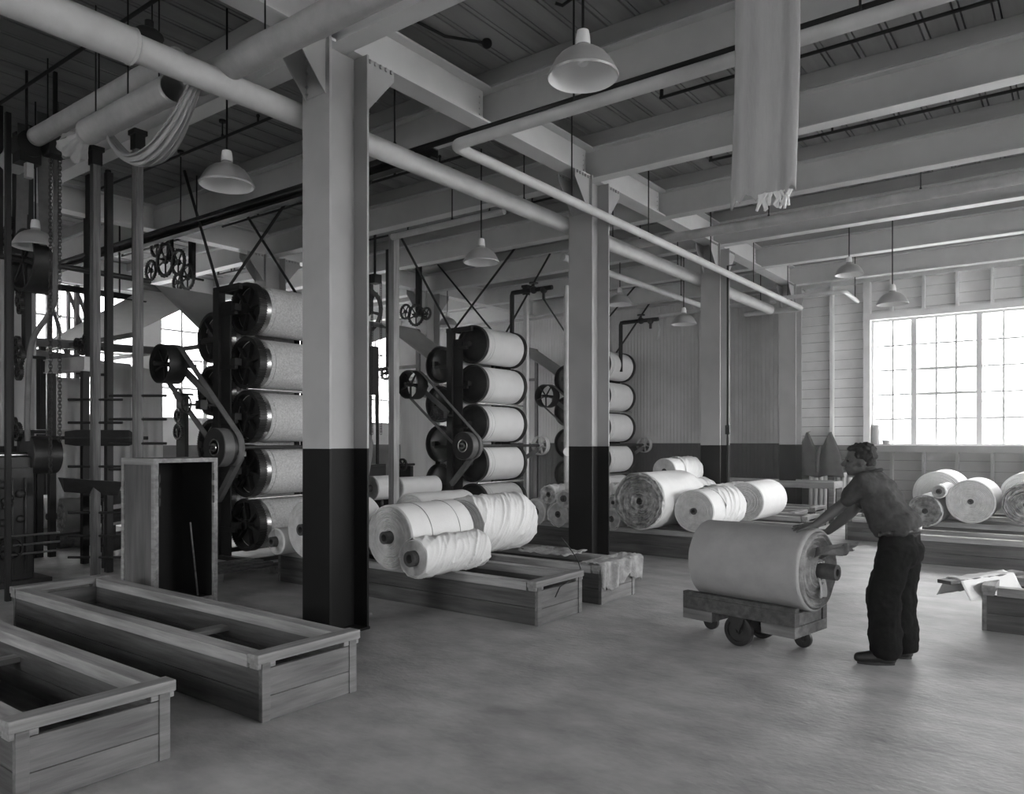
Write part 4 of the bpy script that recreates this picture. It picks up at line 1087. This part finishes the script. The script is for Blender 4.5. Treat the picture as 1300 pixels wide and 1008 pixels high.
# ------------------------------------------------------------------ open cabinet, pallet
t = thing('open_cabinet', 'Open wooden cabinet with black interior standing left of the first drying machine', 'cabinet', (3.67, 6.88, 0))
w, dp, hh = .63, .6, 1.40
m = MB(); m.box(0, .022, .03, dp, 0, hh); m.build('side_panel', 'plywood', t)
m = MB(); m.box(w-.022, w, .03, dp, 0, hh); m.build('side_panel', 'plywood', t)
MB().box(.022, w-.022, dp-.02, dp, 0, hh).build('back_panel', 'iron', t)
MB().box(-.0, w, .02, dp, hh-.001, hh+.02).build('top_panel', 'plywood', t)
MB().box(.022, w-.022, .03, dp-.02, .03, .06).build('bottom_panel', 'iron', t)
m = MB()
m.box(-.006, .035, -.01, .03, 0, hh+.02); m.box(w-.035, w+.006, -.01, .03, 0, hh+.02); m.box(.035, w-.035, -.01, .03, hh-.02, hh+.02); m.box(.035, w-.035, -.01, .03, 0, .07)
m.box(-.012, 0, -.01, .04, 0, hh+.02); m.box(-.012, 0, dp-.05, dp, 0, hh+.02); m.box(-.012, 0, .04, dp-.05, hh-.04, hh+.02); m.build('face_frame', 'rail', t, bevel=.002)
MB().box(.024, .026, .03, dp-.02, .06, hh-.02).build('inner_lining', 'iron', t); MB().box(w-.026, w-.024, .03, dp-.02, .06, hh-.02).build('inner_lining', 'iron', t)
for x in (.04, w-.045):
    for z in (hh-.32, hh-.2, hh-.42): MB().box(x-.006, x+.01, -.018, -.008, z, z+.07).build('hinge', 'castiron', t)
m = MB(); m.cyl((4.05, 6.93, .8), (4.17, 7.0, .07), .009, n=8); tag(m.build('thin_stick', 'woodx'), 'Thin stick leaning inside the black open cabinet', 'stick')
t = thing('floor_pallet', 'Low wooden pallet on the floor behind the open cabinet', 'pallet', (5.3, 7.75, 0))
m = MB()
for i in range(4): m.box(-.45, .42, i*.19, i*.19+.1, .10, .125)
m.build('deck_slat', 'wood', t, bevel=.002)
MB().box(-.45, -.37, 0, .67, 0, .10).build('runner', 'woodx', t, bevel=.003); MB().box(.34, .42, 0, .67, 0, .10).build('runner', 'woodx', t, bevel=.003)

# ------------------------------------------------------------------ far-left machinery
def sheet(name, label, c0, c1, z0, z1, material, wav=.015, cat='cloth sheet', group=None):
    rows = []; c0, c1 = Vector((*c0, 0)), Vector((*c1, 0)); n_ = (c1-c0).cross(Vector((0,0,1))).normalized()
    for i in range(24):
        s_ = i/23; row = []
        for j in range(30):
            q = j/29; p = c0.lerp(c1, q)+n_*(wav*math.sin(q*19+s_*2)*(.2+s_)); row.append((p.x, p.y, z1+(z0-z1)*s_))
        rows.append(row)
    m = MB(); m.grid(rows); return tag(m.build(name, material, solid=.004), label, cat, group)
sheet('yarn_sheet', 'Hanging grey yarn sheet left of the rough wooden posts', _uv(66, 11.5), _uv(112, 11.9), .55, 2.55, 'yarn', group='yarn sheets hanging behind the posts')
sheet('yarn_sheet', 'Hanging grey yarn sheet between the two rough wooden posts', _uv(118, 11.0), _uv(166, 11.6), .35, 2.75, 'yarn', group='yarn sheets hanging behind the posts')
sheet('yarn_sheet', 'Hanging grey yarn sheet behind the right rough post above the open cabinet', _uv(166, 11.4), _uv(206, 12.2), .35, 2.7, 'yarn', group='yarn sheets hanging behind the posts')
# hexagonal reel and trough board
def reel(px0, px1, py, d, r, label, material, n=6):
    a, c = W(px0, py, d), W(px1, py, d*1.04); a.z = c.z = (a.z+c.z)/2; ax = (c-a); L = ax.length
    t = thing('warp_reel', label, 'reel', a, 0); m = MB(); m.lathe([(0, r*.8), (.12, r), (L-.05, r), (L, r*.6)], axis=ax, n=n); o = m.build('reel_body', material, t, smooth=False, bevel=.008)
    MB().cyl(-ax.normalized()*.15, ax+ax.normalized()*.15, .02, n=8).build('spindle', 'iron', t)
reel(82, 170, 556, 8.6, .105, 'Shiny faceted dark reel spanning the rough wooden posts', 'castiron')
m = MB(); a, c = W(80, 607, 8.3), W(156, 612, 8.5)
m.add([a+Vector((0,0,0)), c, c+Vector((.05,.25,0)), a+Vector((.05,.25,0)), a+Vector((.06,.12,-.16)), c+Vector((0,.12,-.16))], [(0,1,2,3),(0,4,5,1),(3,2,5,4),(0,3,4),(1,5,2)])
tag(m.build('drip_tray', 'castiron', bevel=.004, smooth=False), 'Dark v-shaped tray below the faceted reel', 'tray')
# dark horizontal rollers low behind the posts
for i, (y, lb) in enumerate(((632, 'Dark roller low behind wooden post, top of three'), (655, 'Dark roller low behind wooden post, middle of three'), (690, 'Dark roller low behind wooden post, bottom of three'))):
    a, c = W(132, y+2, 9.6), W(160, y-2, 10.1); c = a+(c-a)*2.2; c.z = a.z; m = MB(); m.cyl(a, c, .085 if i < 2 else .10, n=20); m.cyl(a-(c-a)*.1, c+(c-a)*.1, .02, n=8)
    m.box(a.x-.02, a.x+.02, a.y-.02, a.y+.02, 0, a.z-.03) if i == 0 else None
    tag(m.build('dark_roller', 'castiron'), lb, 'roller', 'rollers behind the wooden posts')
# warp drum with shaft, motor casing and base at left edge
x0, y0 = _uv(70, 8.9); zc_ = W(70, 577, 8.9).z
t = thing('winding_machine', 'Black winding machine at left edge with big drum and bare shaft', 'winding machine', (x0, y0, 0))
ax = Vector((1, 0, 0)); R_ = .215
m = MB(); m.lathe([(-.30, .08), (-.30, R_-.01), (-.29, R_), (-.02, R_+.004), (0, R_), (0, .12)], org=(0,0,zc_), n=40); m.build('winding_drum', 'castiron', t)
m = MB(); m.cyl((-1.3, 0, zc_), (.05, 0, zc_), .03); m.build('shaft', 'steel', t)
m = MB(); m.lathe([(0, .08), (.0, .12), (.28, .12), (.3, .08)], org=(-.95, 0, zc_), n=24); m.build('shaft_collar', 'castiron', t)
m = MB(); m.box(-1.05, -.30, -.18, .22, .0, zc_-.14); m.box(-.80, -.30, -.12, .35, zc_-.30, zc_-.02); m.box(-1.15, -.15, -.3, .4, 0, .07)
for i in range(22): m.ball((random.uniform(-1.0, -.32), -.19, random.uniform(.1, zc_-.2)), random.uniform(.02, .055))
for i in range(5): m.cyl((-.9+.13*i, -.2, .12), (-.9+.13*i, -.2, zc_-.25), .014, n=8)
m.build('casing', 'castiron', t, bevel=.008)
for i in range(3): MB().cyl((-.95+.2*i, -.24, .55-.1*i), (-.05, -.24, .55-.1*i), .012, n=8).build('control_rod', 'steel', t)
m = MB(); wheel(m, (-.98, -.26, .85), .16, .03, 6, .02, .03, axis=(.2,-1,0)); m.build('handwheel', 'iron', t)
m = MB(); wheel(m, (-.55, -.26, .42), .13, .03, 6, .02, .03, axis=(.2,-1,0)); m.build('handwheel', 'iron', t)
# beam rolls standing beyond
pr_ = W(74, 655, 11.6)
roll(0, 0, 0, .27, .62, 'Dark warp beam roll low at far left, in front of the pale one', 'telescope', pos=(pr_.x, pr_.y, pr_.z), body='duct', end='burlapend', core=.05, core_out=.16, group='warp rolls at far left', seed=31, name='warp_roll')
pr2 = W(52, 652, 12.4)
roll(0, 0, 0, .29, .6, 'Pale warp roll at far left just behind the dark warp roll', 'telescope', pos=(pr2.x, pr2.y+.15, pr2.z), core=.05, core_out=.05, group='warp rolls at far left', seed=32, name='warp_roll')
m = MB(); m.box(pr_.x-.1, pr_.x+1.1, pr_.y-.3, pr_.y+1.2, .0, max(.04, pr_.z-.28-.0)*.999)
tag(m.build('low_platform', 'wood', bevel=.005), 'Low timber platform under the warp rolls at far left', 'platform')
t = thing('white_paper_web', 'White cloth web dropping to the warp rolls at far left', 'cloth web', (0,0,0))
a, c = W(62, 590, 12.2), W(88, 655, 12.2)
m = MB(); m.grid([[W(62+26*j/6+i*.3, 578+74*i/6, 12.15+.02*math.sin(j)) for j in range(7)] for i in range(7)]); m.build('web', 'cloth', t, solid=.004)
# size-box superstructure: horizontal channels
def channel(name, a, c, h, label, material, holes_=False):
    a, c = Vector(a), Vector(c); t = thing(name, label, 'machine rail', a, 0, 'horizontal machine rails at far left'); m = MB(); m.bar((0,0,0), c-a, .10, h); m.bar((0,0,h/2), (c-a)+Vector((0,0,h/2)), .14, .015); m.bar((0,0,-h/2), (c-a)-Vector((0,0,h/2)), .14, .015)
    m.build('rail', material, t)
    # two legs down to the floor
    for f_ in (.08, .92):
        p = (c-a)*f_; MB().box(p.x-.04, p.x+.04, p.y-.04, p.y+.04, -a.z, p.z-h/2).build('leg', 'iron', t)
    return t
def chan_px(name, x0, y0, x1, y1, d, h, label, material):
    a = W(x0, y0, d); v_or_u = None
    c = WZ(x1, y1, a.z) if abs(HZ-y1) > 20 else W(x1, y1, d)
    channel(name, a, c, h, label, material)
chan_px('machine_rail', 38, 434, 215, 447, 12.6, .12, 'Dark grey rail highest at left, running behind the wooden posts', 'greymetal')
channel('machine_rail', W(62, 466, 10.6), W(112, 462, 9.9), .17, 'Light drilled steel rail left of the rough wooden post', 'lightmetal')
channel('machine_rail', W(40, 448, 12.0), W(112, 458, 13.0), .10, 'Grey rail just above the light drilled rail', 'greymetal')
channel('machine_rail', W(16, 500, 11.6), W(36, 498, 11.2), .16, 'Short light rail at far left behind the thin black pole', 'lightmetal')
channel('machine_rail', W(40, 548, 10.4), W(150, 549, 11.6), .05, 'Polished double bar at far left above the faceted reel', 'steel')
# gear train clusters
def gears(px, py, d, lst, label, grp='gear clusters on the machinery'):
    x, y = _uv(px, d); z = W(px, py, d).z; t = thing('gear_cluster', label, 'gears', (x, y, z), 0, grp)
    for (dy, dz, r) in lst:
        m = MB(); wheel(m, (0, dy, dz), r, .04, 5, r*.18, r*.25, tooth=22); m.build('gear', 'castiron', t)
    m = MB(); m.cyl((-.1, 0, 0), (.3, 0, 0), .02); (m.box(.05, .12, -.06, .06, 0, CZ-z-.002) if z > 2.5 else m.box(.05, .12, -.15, .15, -z, -.02)); m.build('gear_bracket', 'iron', t)
gears(104, 440, 11.6, [(0, 0, .12), (.16, .05, .08), (-.12, .1, .07)], 'Small gear cluster high at left beside the rough wooden post')
gears(106, 474, 10.9, [(0, 0, .08), (-.12, .0, .05)], 'Small gear cluster under the light drilled rail at left')
gears(210, 330, 13.6, [(0, 0, .3), (.3, .3, .2), (-.42, -.1, .22), (.5, -.12, .18)], 'Large gear train high above the first cloth web')
gears(238, 352, 13.3, [(0, 0, .22), (.32, -.05, .15)], 'Gear pair above the guide roll of the first machine')
gears(528, 400, 17.2-1.3, [(0, 0, .22), (.3, .1, .15), (-.3, 0, .12)], 'Gear train above the second cloth web, right of light wooden post')
gears(12, 312, 9.4, [(0, 0, .13), (.1, .15, .09), (0, .28, .07)], 'Black gear stack high at the left edge')
gears(26, 368, 9.2, [(0, 0, .10), (.04, -.12, .07), (0, -.22, .06)], 'Black gear cluster below the belt wheel at left edge')
gears(24, 452, 9.5, [(0, 0, .13), (.05, .17, .07), (0, -.2, .09)], 'Black gear cluster mid height at far left')
gears(22, 548, 9.0, [(0, 0, .10), (.1, .1, .06)], 'Black gear cluster just above the bare shaft at left')
gears(226, 500, 14.2, [(0, 0, .1), (0, -.4, .12), (0, -.7, .14)], 'Gear column seen behind the small handwheel of the first machine')
gears(466, 395, 16.0, [(0, 0, .45), (.2, .35, .1)], 'Large dark wheel just right of the nearest column, high up')
gears(490, 474, 14.5, [(0, 0, .12)], 'Small handwheel gear right of the nearest column')
gears(511, 590, 13.8, [(0, 0, .10)], 'Small low gear beside the second machine lower pulley')
# belt wheel high left
x, y = _uv(30, 8.9); z = W(30, 330, 8.9).z
t = thing('belt_wheel', 'Large belt wheel high at the left edge behind a pendant lamp', 'belt wheel', (x, y, z))
m = MB(); wheel(m, (0, 0, 0), .36, .05, 6, .03, .05); m.lathe([(0, .35), (0, .36), (.22, .36), (.22, .35), (0, .35)], n=44, caps=False); m.build('wheel_rim', 'castiron', t)
m = MB(); m.cyl((-.3, 0, 0), (1.5, 0, 0), .035); m.build('shaft', 'castiron', t)
for yy in (-.33, .33): MB().bar((.1, yy, .12), (.1, yy*.8, CZ-z-.03), .13, .012, up=(0,1,0)).build('flat_belt', 'belt', t)
for xx in (-.25, 1.3): MB().bar((xx, 0, 0), (xx, 0, CZ-z-.002), .06, .06).build('hanger_bracket', 'iron', t)
# chain hoist and fan unit at upper left
def chain(m, x, y, z0, z1, s=.034):
    z = z1; k = 0
    while z > z0:
        w_ = s*.45
        if k % 2: m.rings([((x+dx*w_, y, z+dz*s*.75), s*.11) for dx, dz in ((-1,-.6),(-1,.6),(-.4,1),(.4,1),(1,.6),(1,-.6),(.4,-1),(-.4,-1))], 5, closed=True)
        else: m.rings([((x, y+dx*w_, z+dz*s*.75), s*.11) for dx, dz in ((-1,-.6),(-1,.6),(-.4,1),(.4,1),(1,.6),(1,-.6),(.4,-1),(-.4,-1))], 5, closed=True)
        z -= s; k += 1
x, y = _uv(70, 7.9); zt_ = W(70, 187, 7.9).z
t = thing('chain_hoist', 'Chain hoist at upper left with two hanging chains', 'chain hoist', (x, y, zt_))
m = MB(); m.box(-.09, .09, -.09, .09, -.10, .10); m.lathe([(-.1, .10), (.1, .10)], n=24); m.box(-.02, .02, -.02, .02, .1, CZ-zt_-.002); m.build('hoist_body', 'iron', t, bevel=.01)
m = MB(); chain(m, -.03, .035, W(70, 600, 7.9).z-zt_, -.11); chain(m, .03, -.035, W(70, 560, 7.9).z-zt_, -.11); m.build('chain', 'castiron', t)
x, y = _uv(498-22, 13.0); t = thing('chain_hoist', 'Thin chain pair hanging just right of the nearest column', 'chain hoist', (x, y, 4.3))
m = MB(); m.box(-.08, .08, -.08, .08, -.05, .1); m.box(-.015, .015, -.015, .015, .1, CZ-4.3-.002); m.build('hoist_body', 'iron', t)
m = MB(); chain(m, -.02, .05, -2.6, -.05, .045); chain(m, .08, -.06, -2.6, -.05, .045); m.build('chain', 'castiron', t)
pf = WU(40, 182, 3.3)
t = thing('fan_unit', 'Dark fan unit at the end of the canvas duct, upper left', 'fan unit', pf)
m = MB(); m.lathe([(0, .10), (0, .13), (.22, .13), (.24, .10)], axis=(0,1,0), n=28); m.box(-.10, .10, .02, .2, -.19, -.04); m.cyl((0, .12, .1), (0, .12, CZ-pf.z-.002), .014, n=8); m.build('fan_housing', 'iron', t)
m = MB(); m.lathe([(0, .06), (.06, .11), (.18, .13), (.32, .10), (.4, .04)], org=(0, .22, -.02), axis=(0,1,-.3), n=40, fn=lambda i, tt: 1+.14*math.sin(tt*6+i)); m.build('cloth_filter', 'duct', t)
m = MB(); m.box(-.035, .035, .03, .10, -.34, -.19); m.build('enamel_tag', 'lightmetal', t, bevel=.005)
# hose
m = MB(); P_ = [W(71, 262, 8.6), W(71, 330, 8.6), W(70, 385, 8.6), W(60, 403, 8.6), W(45, 422, 8.6), W(38, 442, 8.6), W(36, 480, 8.6), W(34, 540, 8.6), W(36, 565, 8.6)]
Q = []
for i in range(len(P_)-1):
    for k in range(5): Q.append(P_[i].lerp(P_[i+1], k/5))
for _ in range(4): Q = [Q[0]]+[(Q[i-1]+Q[i]*2+Q[i+1])/4 for i in range(1, len(Q)-1)]+[Q[-1]]
m.tube(Q, .03, 12); m.cyl(Q[0], (Q[0].x, Q[0].y, CZ-.002), .03); tag(m.build('steam_hose', 'belt'), 'Curved dark hose dropping from the ceiling to the winding machine at left', 'hose')
# belts bracing in the background (loom uprights against the windows)
for i, (xa, ya, xb, yb, lb) in enumerate(((62, 366, 62, 470, 'Short grey upright against the left windows'), (97, 362, 97, 440, 'Grey upright against the left windows, beside the wooden post'),
                                         (86, 362, 86, 440, 'Slim dark upright against the left windows'))):
    a, c = W(xa, ya, 14.6), W(xb, yb, 14.6); m = MB(); m.box(a.x-.05+.02*i, a.x+.05-.01*i, a.y-.05, a.y+.05, 0, a.z); m.bar(a+Vector((0,0,-.1)), a+Vector((.0,.0,0))+(W(xa+28, yb, 14.6)-a)*.8, .04, .06)
    tag(m.build('machine_upright', 'greymetal', bevel=.004), lb, 'upright', 'machine uprights before the left windows')
# background loom frame, dark mass between posts and first machine
def rack(px, py0, py1, w, dpt, d, label):
    x, y = _uv(px, d); z0, z1 = max(0, W(px, py1, d).z), W(px, py0, d).z; t = thing('machine_cabinet', label, 'machine cabinet', (x, y, 0), 0)
    m = MB(); m.box(0, w, 0, dpt, z0, z1); m.box(.03, w-.03, -.012, 0, z0+.04, z1-.04); m.build('housing', 'iron', t, bevel=.01)
    for xx in (0, w-.04):
        for yy in (0, dpt-.04):
            if z0 > .05: MB().box(xx, xx+.04, yy, yy+.04, 0, z0).build('leg', 'iron', t)
    return t
rack(464, 438, 500, .32, .4, 13.4, 'Dark box-shaped cabinet on legs beside a thin chain pair, behind the light wooden post')
rack(463, 590, 640, .5, .5, 13.2, 'Low dark cabinet right of nearest column near the floor')
for i, (px_, py_, d_, L_, r_, lb) in enumerate(((470, 620, 12.6, .55, .20, 'White warp roll half hidden by the nearest column, low behind the rolls'), (503, 620, 12.9, .95, .185, 'White warp roll behind the light wooden post base'))):
    p = W(px_, py_, d_); roll(0, 0, 0, r_, L_, lb, 'plain', pos=p, core=.06, core_out=.08, group='warp rolls behind the white rolls', seed=40+i, name='warp_roll')
    m = MB()
    for xx in (.12, L_-.15): m.box(p.x+xx, p.x+xx+.06, p.y-.12, p.y+.12, 0, p.z-r_+.004)
    tag(m.build('roll_stand', 'iron'), lb.replace('White warp roll', 'Iron stand below the warp roll'), 'stand')
# second-machine cloth web at floor level and small handwheel gear
sheet('yarn_sheet', 'Grey yarn sheet right of the light wooden post, behind the drive belts', _uv(508, 15.4), _uv(552, 16.4), .6, 2.5, 'yarn')

# lying bars across the left background
for i, (xa, ya, xb, yb, d1, d2, r_, lb) in enumerate(((0, 352, 185, 382, 11.0, 12.6, .05, 'Dark long shaft high at left, sloping behind the posts'),)):
    a, c = W(xa, ya, d1), W(xb, yb, d2); z = (a.z+c.z)/2; m = MB(); m.cyl((a.x, a.y, z), (c.x, c.y, z), r_, n=12)
    for f_ in (.2, .8): p = a.lerp(c, f_); m.cyl((p.x, p.y, z), (p.x, p.y, CZ-.002), .014, n=8)
    tag(m.build('line_shaft', 'iron'), lb, 'shaft')

# ------------------------------------------------------------------ by the end wall
t = thing('wall_rack', 'Pale timber rack frame standing before the coats at end wall', 'rack', (15.55, 3.95, 0))
h = .80; w = .7; L = 2.6
m = MB(); m.box(0, .07, 0, L, h-.13, h); m.box(w-.07, w, 0, L, h-.13, h); m.box(.07, w-.07, 0, .07, h-.13, h); m.box(.07, w-.07, L-.07, L, h-.13, h); m.build('top_frame', 'rail', t, bevel=.003)
for x in (0, w-.1):
    for y in (0, L-.1): MB().box(x, x+.1, y, y+.1, 0, h-.13).build('leg', 'rail', t, bevel=.003)
# coats
def coat(px, py, wpx, hpx, label):
    wpx *= 1.35
    top = WU(px, py, U1-.22); L = hpx*17.5/F; wd = wpx*17.0/F/2
    t = thing('work_coat', label, 'coat', top, 0, 'work coats hanging on the end wall')
    rows = []
    for i in range(26):
        s_ = i/25.0; ww = wd*(.08+.62*min(1, s_*1.9)+.32*s_); row = []
        for j in range(33):
            a_ = 2*PI*j/32; f_ = 1+.10*math.sin(a_*5+s_*3)
            row.append((.05*math.sin(a_)*(1+s_)*f_, math.cos(a_)*ww*f_, -L*s_+.02*math.sin(a_*3)*(i == 25)))
        rows.append(row)
    m = MB(); m.grid(rows); m.build('coat_body', 'coat', t, solid=.006, doubles=True)
    m = MB()
    m.rings([((-.03, wd*.75, -L*.30), .035), ((-.05, wd*.95, -L*.55), .045), ((-.04, wd*.95, -L*.92), .04)], 12); m.build('sleeve', 'coat', t)
    m = MB(); m.cyl((.0, 0, .0), (.2, 0, .02), .008, n=8); m.build('hook', 'iron', t)
coat(1025, 549, 22, 52, 'Work coat hanging left on the end wall, sleeve out to left')
coat(1054, 549, 22, 51, 'Work coat hanging second on the end wall, left of the worker head')
for i, (px_, y0_, y1_, r_, lb) in enumerate(((1029, 594, 650, .045, 'leftmost, under the left coat'), (1035, 594, 650, .05, 'second, between the coats'), (1042, 575, 650, .045, 'tallest, between the coats'), (1047, 596, 650, .04, 'just left of the second coat'),
                                         (1064, 596, 652, .035, 'slim, right of the second coat'), (1071, 600, 652, .05, 'right of the slim tube behind the rack leg'), (1078, 606, 654, .05, 'behind the worker chin'))):
    a = WU(px_, 640, U1-.25-.0); m = MB(); zt__ = WU(px_, y0_, U1-.25).z
    m.lathe([(0, r_), (zt__, r_), (zt__, r_*.8), (zt__-.1, r_*.8)], org=(a.x, a.y, 0), axis=(.07, 0, 1), n=16)
    tag(m.build('cardboard_tube', 'tubecard'), 'Pale cardboard tube leaning on end wall, '+lb, 'tube', 'cardboard tubes leaning on the end wall')
p = WU(1112, 567, U1-.02)
m = MB(); m.lathe([(0, .07), (.40, .07), (.40, .06), (.02, .06)], org=(U1-.02, p.y, WB+.022), axis=(0,0,1), n=20); tag(m.build('window_can', 'greycloth'), 'Tall narrow can on the window sill above the worker head', 'can')
p = WU(1125, 567, U1-.02)
m = MB(); m.lathe([(0, .06), (.08, .08), (.085, .09), (.085, .075), (.02, .055)], org=(U1-.02, p.y, WB+.022), axis=(0,0,1), n=20); tag(m.build('small_pot', 'greycloth'), 'Small pot on the window sill right of the tall can', 'pot')
# conduit on third column
m = MB(); x = COLU[2]+.02; m.tube([(x, ROW-.21, .02), (x, ROW-.21, 4.5), (x+.25, ROW-.24, 4.56)], .018, 10); m.box(x-.04, x+.04, ROW-.25, ROW-.18, 1.7, 1.85); tag(m.build('column_conduit', 'iron'), 'Conduit with switch box running down the third column', 'conduit')
# clutter on right trough behind the worker
m = MB(); m.ball((14.8, 2.9, .46), .16, (1.6, 1, .5)); m.ball((14.6, 3.05, .43), .1, (1.4, 1, .5)); tag(m.build('rag_heap', 'greycloth'), 'Small rag heap on the rear trough, just behind the worker back', 'rags')

# ------------------------------------------------------------------ light
hz = bpy.data.materials.new('glow_haze'); hz.use_nodes = True
hn = hz.node_tree; hn.nodes.remove(hn.nodes['Principled BSDF'])
vs2 = hn.nodes.new('ShaderNodeVolumeScatter'); vs2.inputs['Density'].default_value = .0026; vs2.inputs['Anisotropy'].default_value = .75; vs2.inputs['Color'].default_value = (1,1,1,1)  # thin scatter added to the air to make the glow around the windows
hn.links.new(vs2.outputs[0], hn.nodes['Material Output'].inputs['Volume'])
M['haze'] = hz
o = MB().box(U0-.5, U1+.5, V0-.5, V1+.5, -.3, CZ+.3).build('glow_haze', 'haze', smooth=False); tag(o, 'Faint haze added to the whole room air for the window glow', 'haze', kind='stuff')
w = bpy.data.worlds.new('daylight'); sc.world = w; w.use_nodes = True
nt = w.node_tree; bg = nt.nodes['Background']; bg.inputs[0].default_value = (1, 1, 1, 1); bg.inputs[1].default_value = 9.0
def portal(loc, rot, sx, sy):
    l = bpy.data.lights.new('window_portal', 'AREA'); l.shape = 'RECTANGLE'; l.size = sx; l.size_y = sy; l.cycles.is_portal = True
    o = bpy.data.objects.new('window_portal', l); COL.objects.link(o); o.location = loc; o.rotation_euler = rot
for a, c in wins: portal((U1+.25, (a+c)/2, (WB+WT)/2), (PI/2, 0, PI/2), c-a, WT-WB)
for a, c in lwins: portal(((a+c)/2, V1+.3, (LW0+LW1)/2), (PI/2, 0, PI), c-a, LW1-LW0)
for a, c in rwins: portal(((a+c)/2, V0-.3, 2.8), (PI/2, 0, 0), c-a, 3.0)
for a, c in bw: portal((U0-.3, (a+c)/2, 2.75), (PI/2, 0, -PI/2), c-a, 2.5)

sc.view_settings.view_transform = 'Standard'; sc.view_settings.look = 'None'; sc.view_settings.gamma = 1; sc.view_settings.exposure = 1.42
try: sc.view_settings.use_curve_mapping = False
except Exception: pass
sc.cycles.use_denoising = True
sc.cycles.max_bounces = 8; sc.cycles.diffuse_bounces = 5; sc.cycles.glossy_bounces = 3; sc.cycles.transparent_max_bounces = 12
sc.cycles.sample_clamp_indirect = 8; sc.cycles.caustics_reflective = False; sc.cycles.caustics_refractive = False
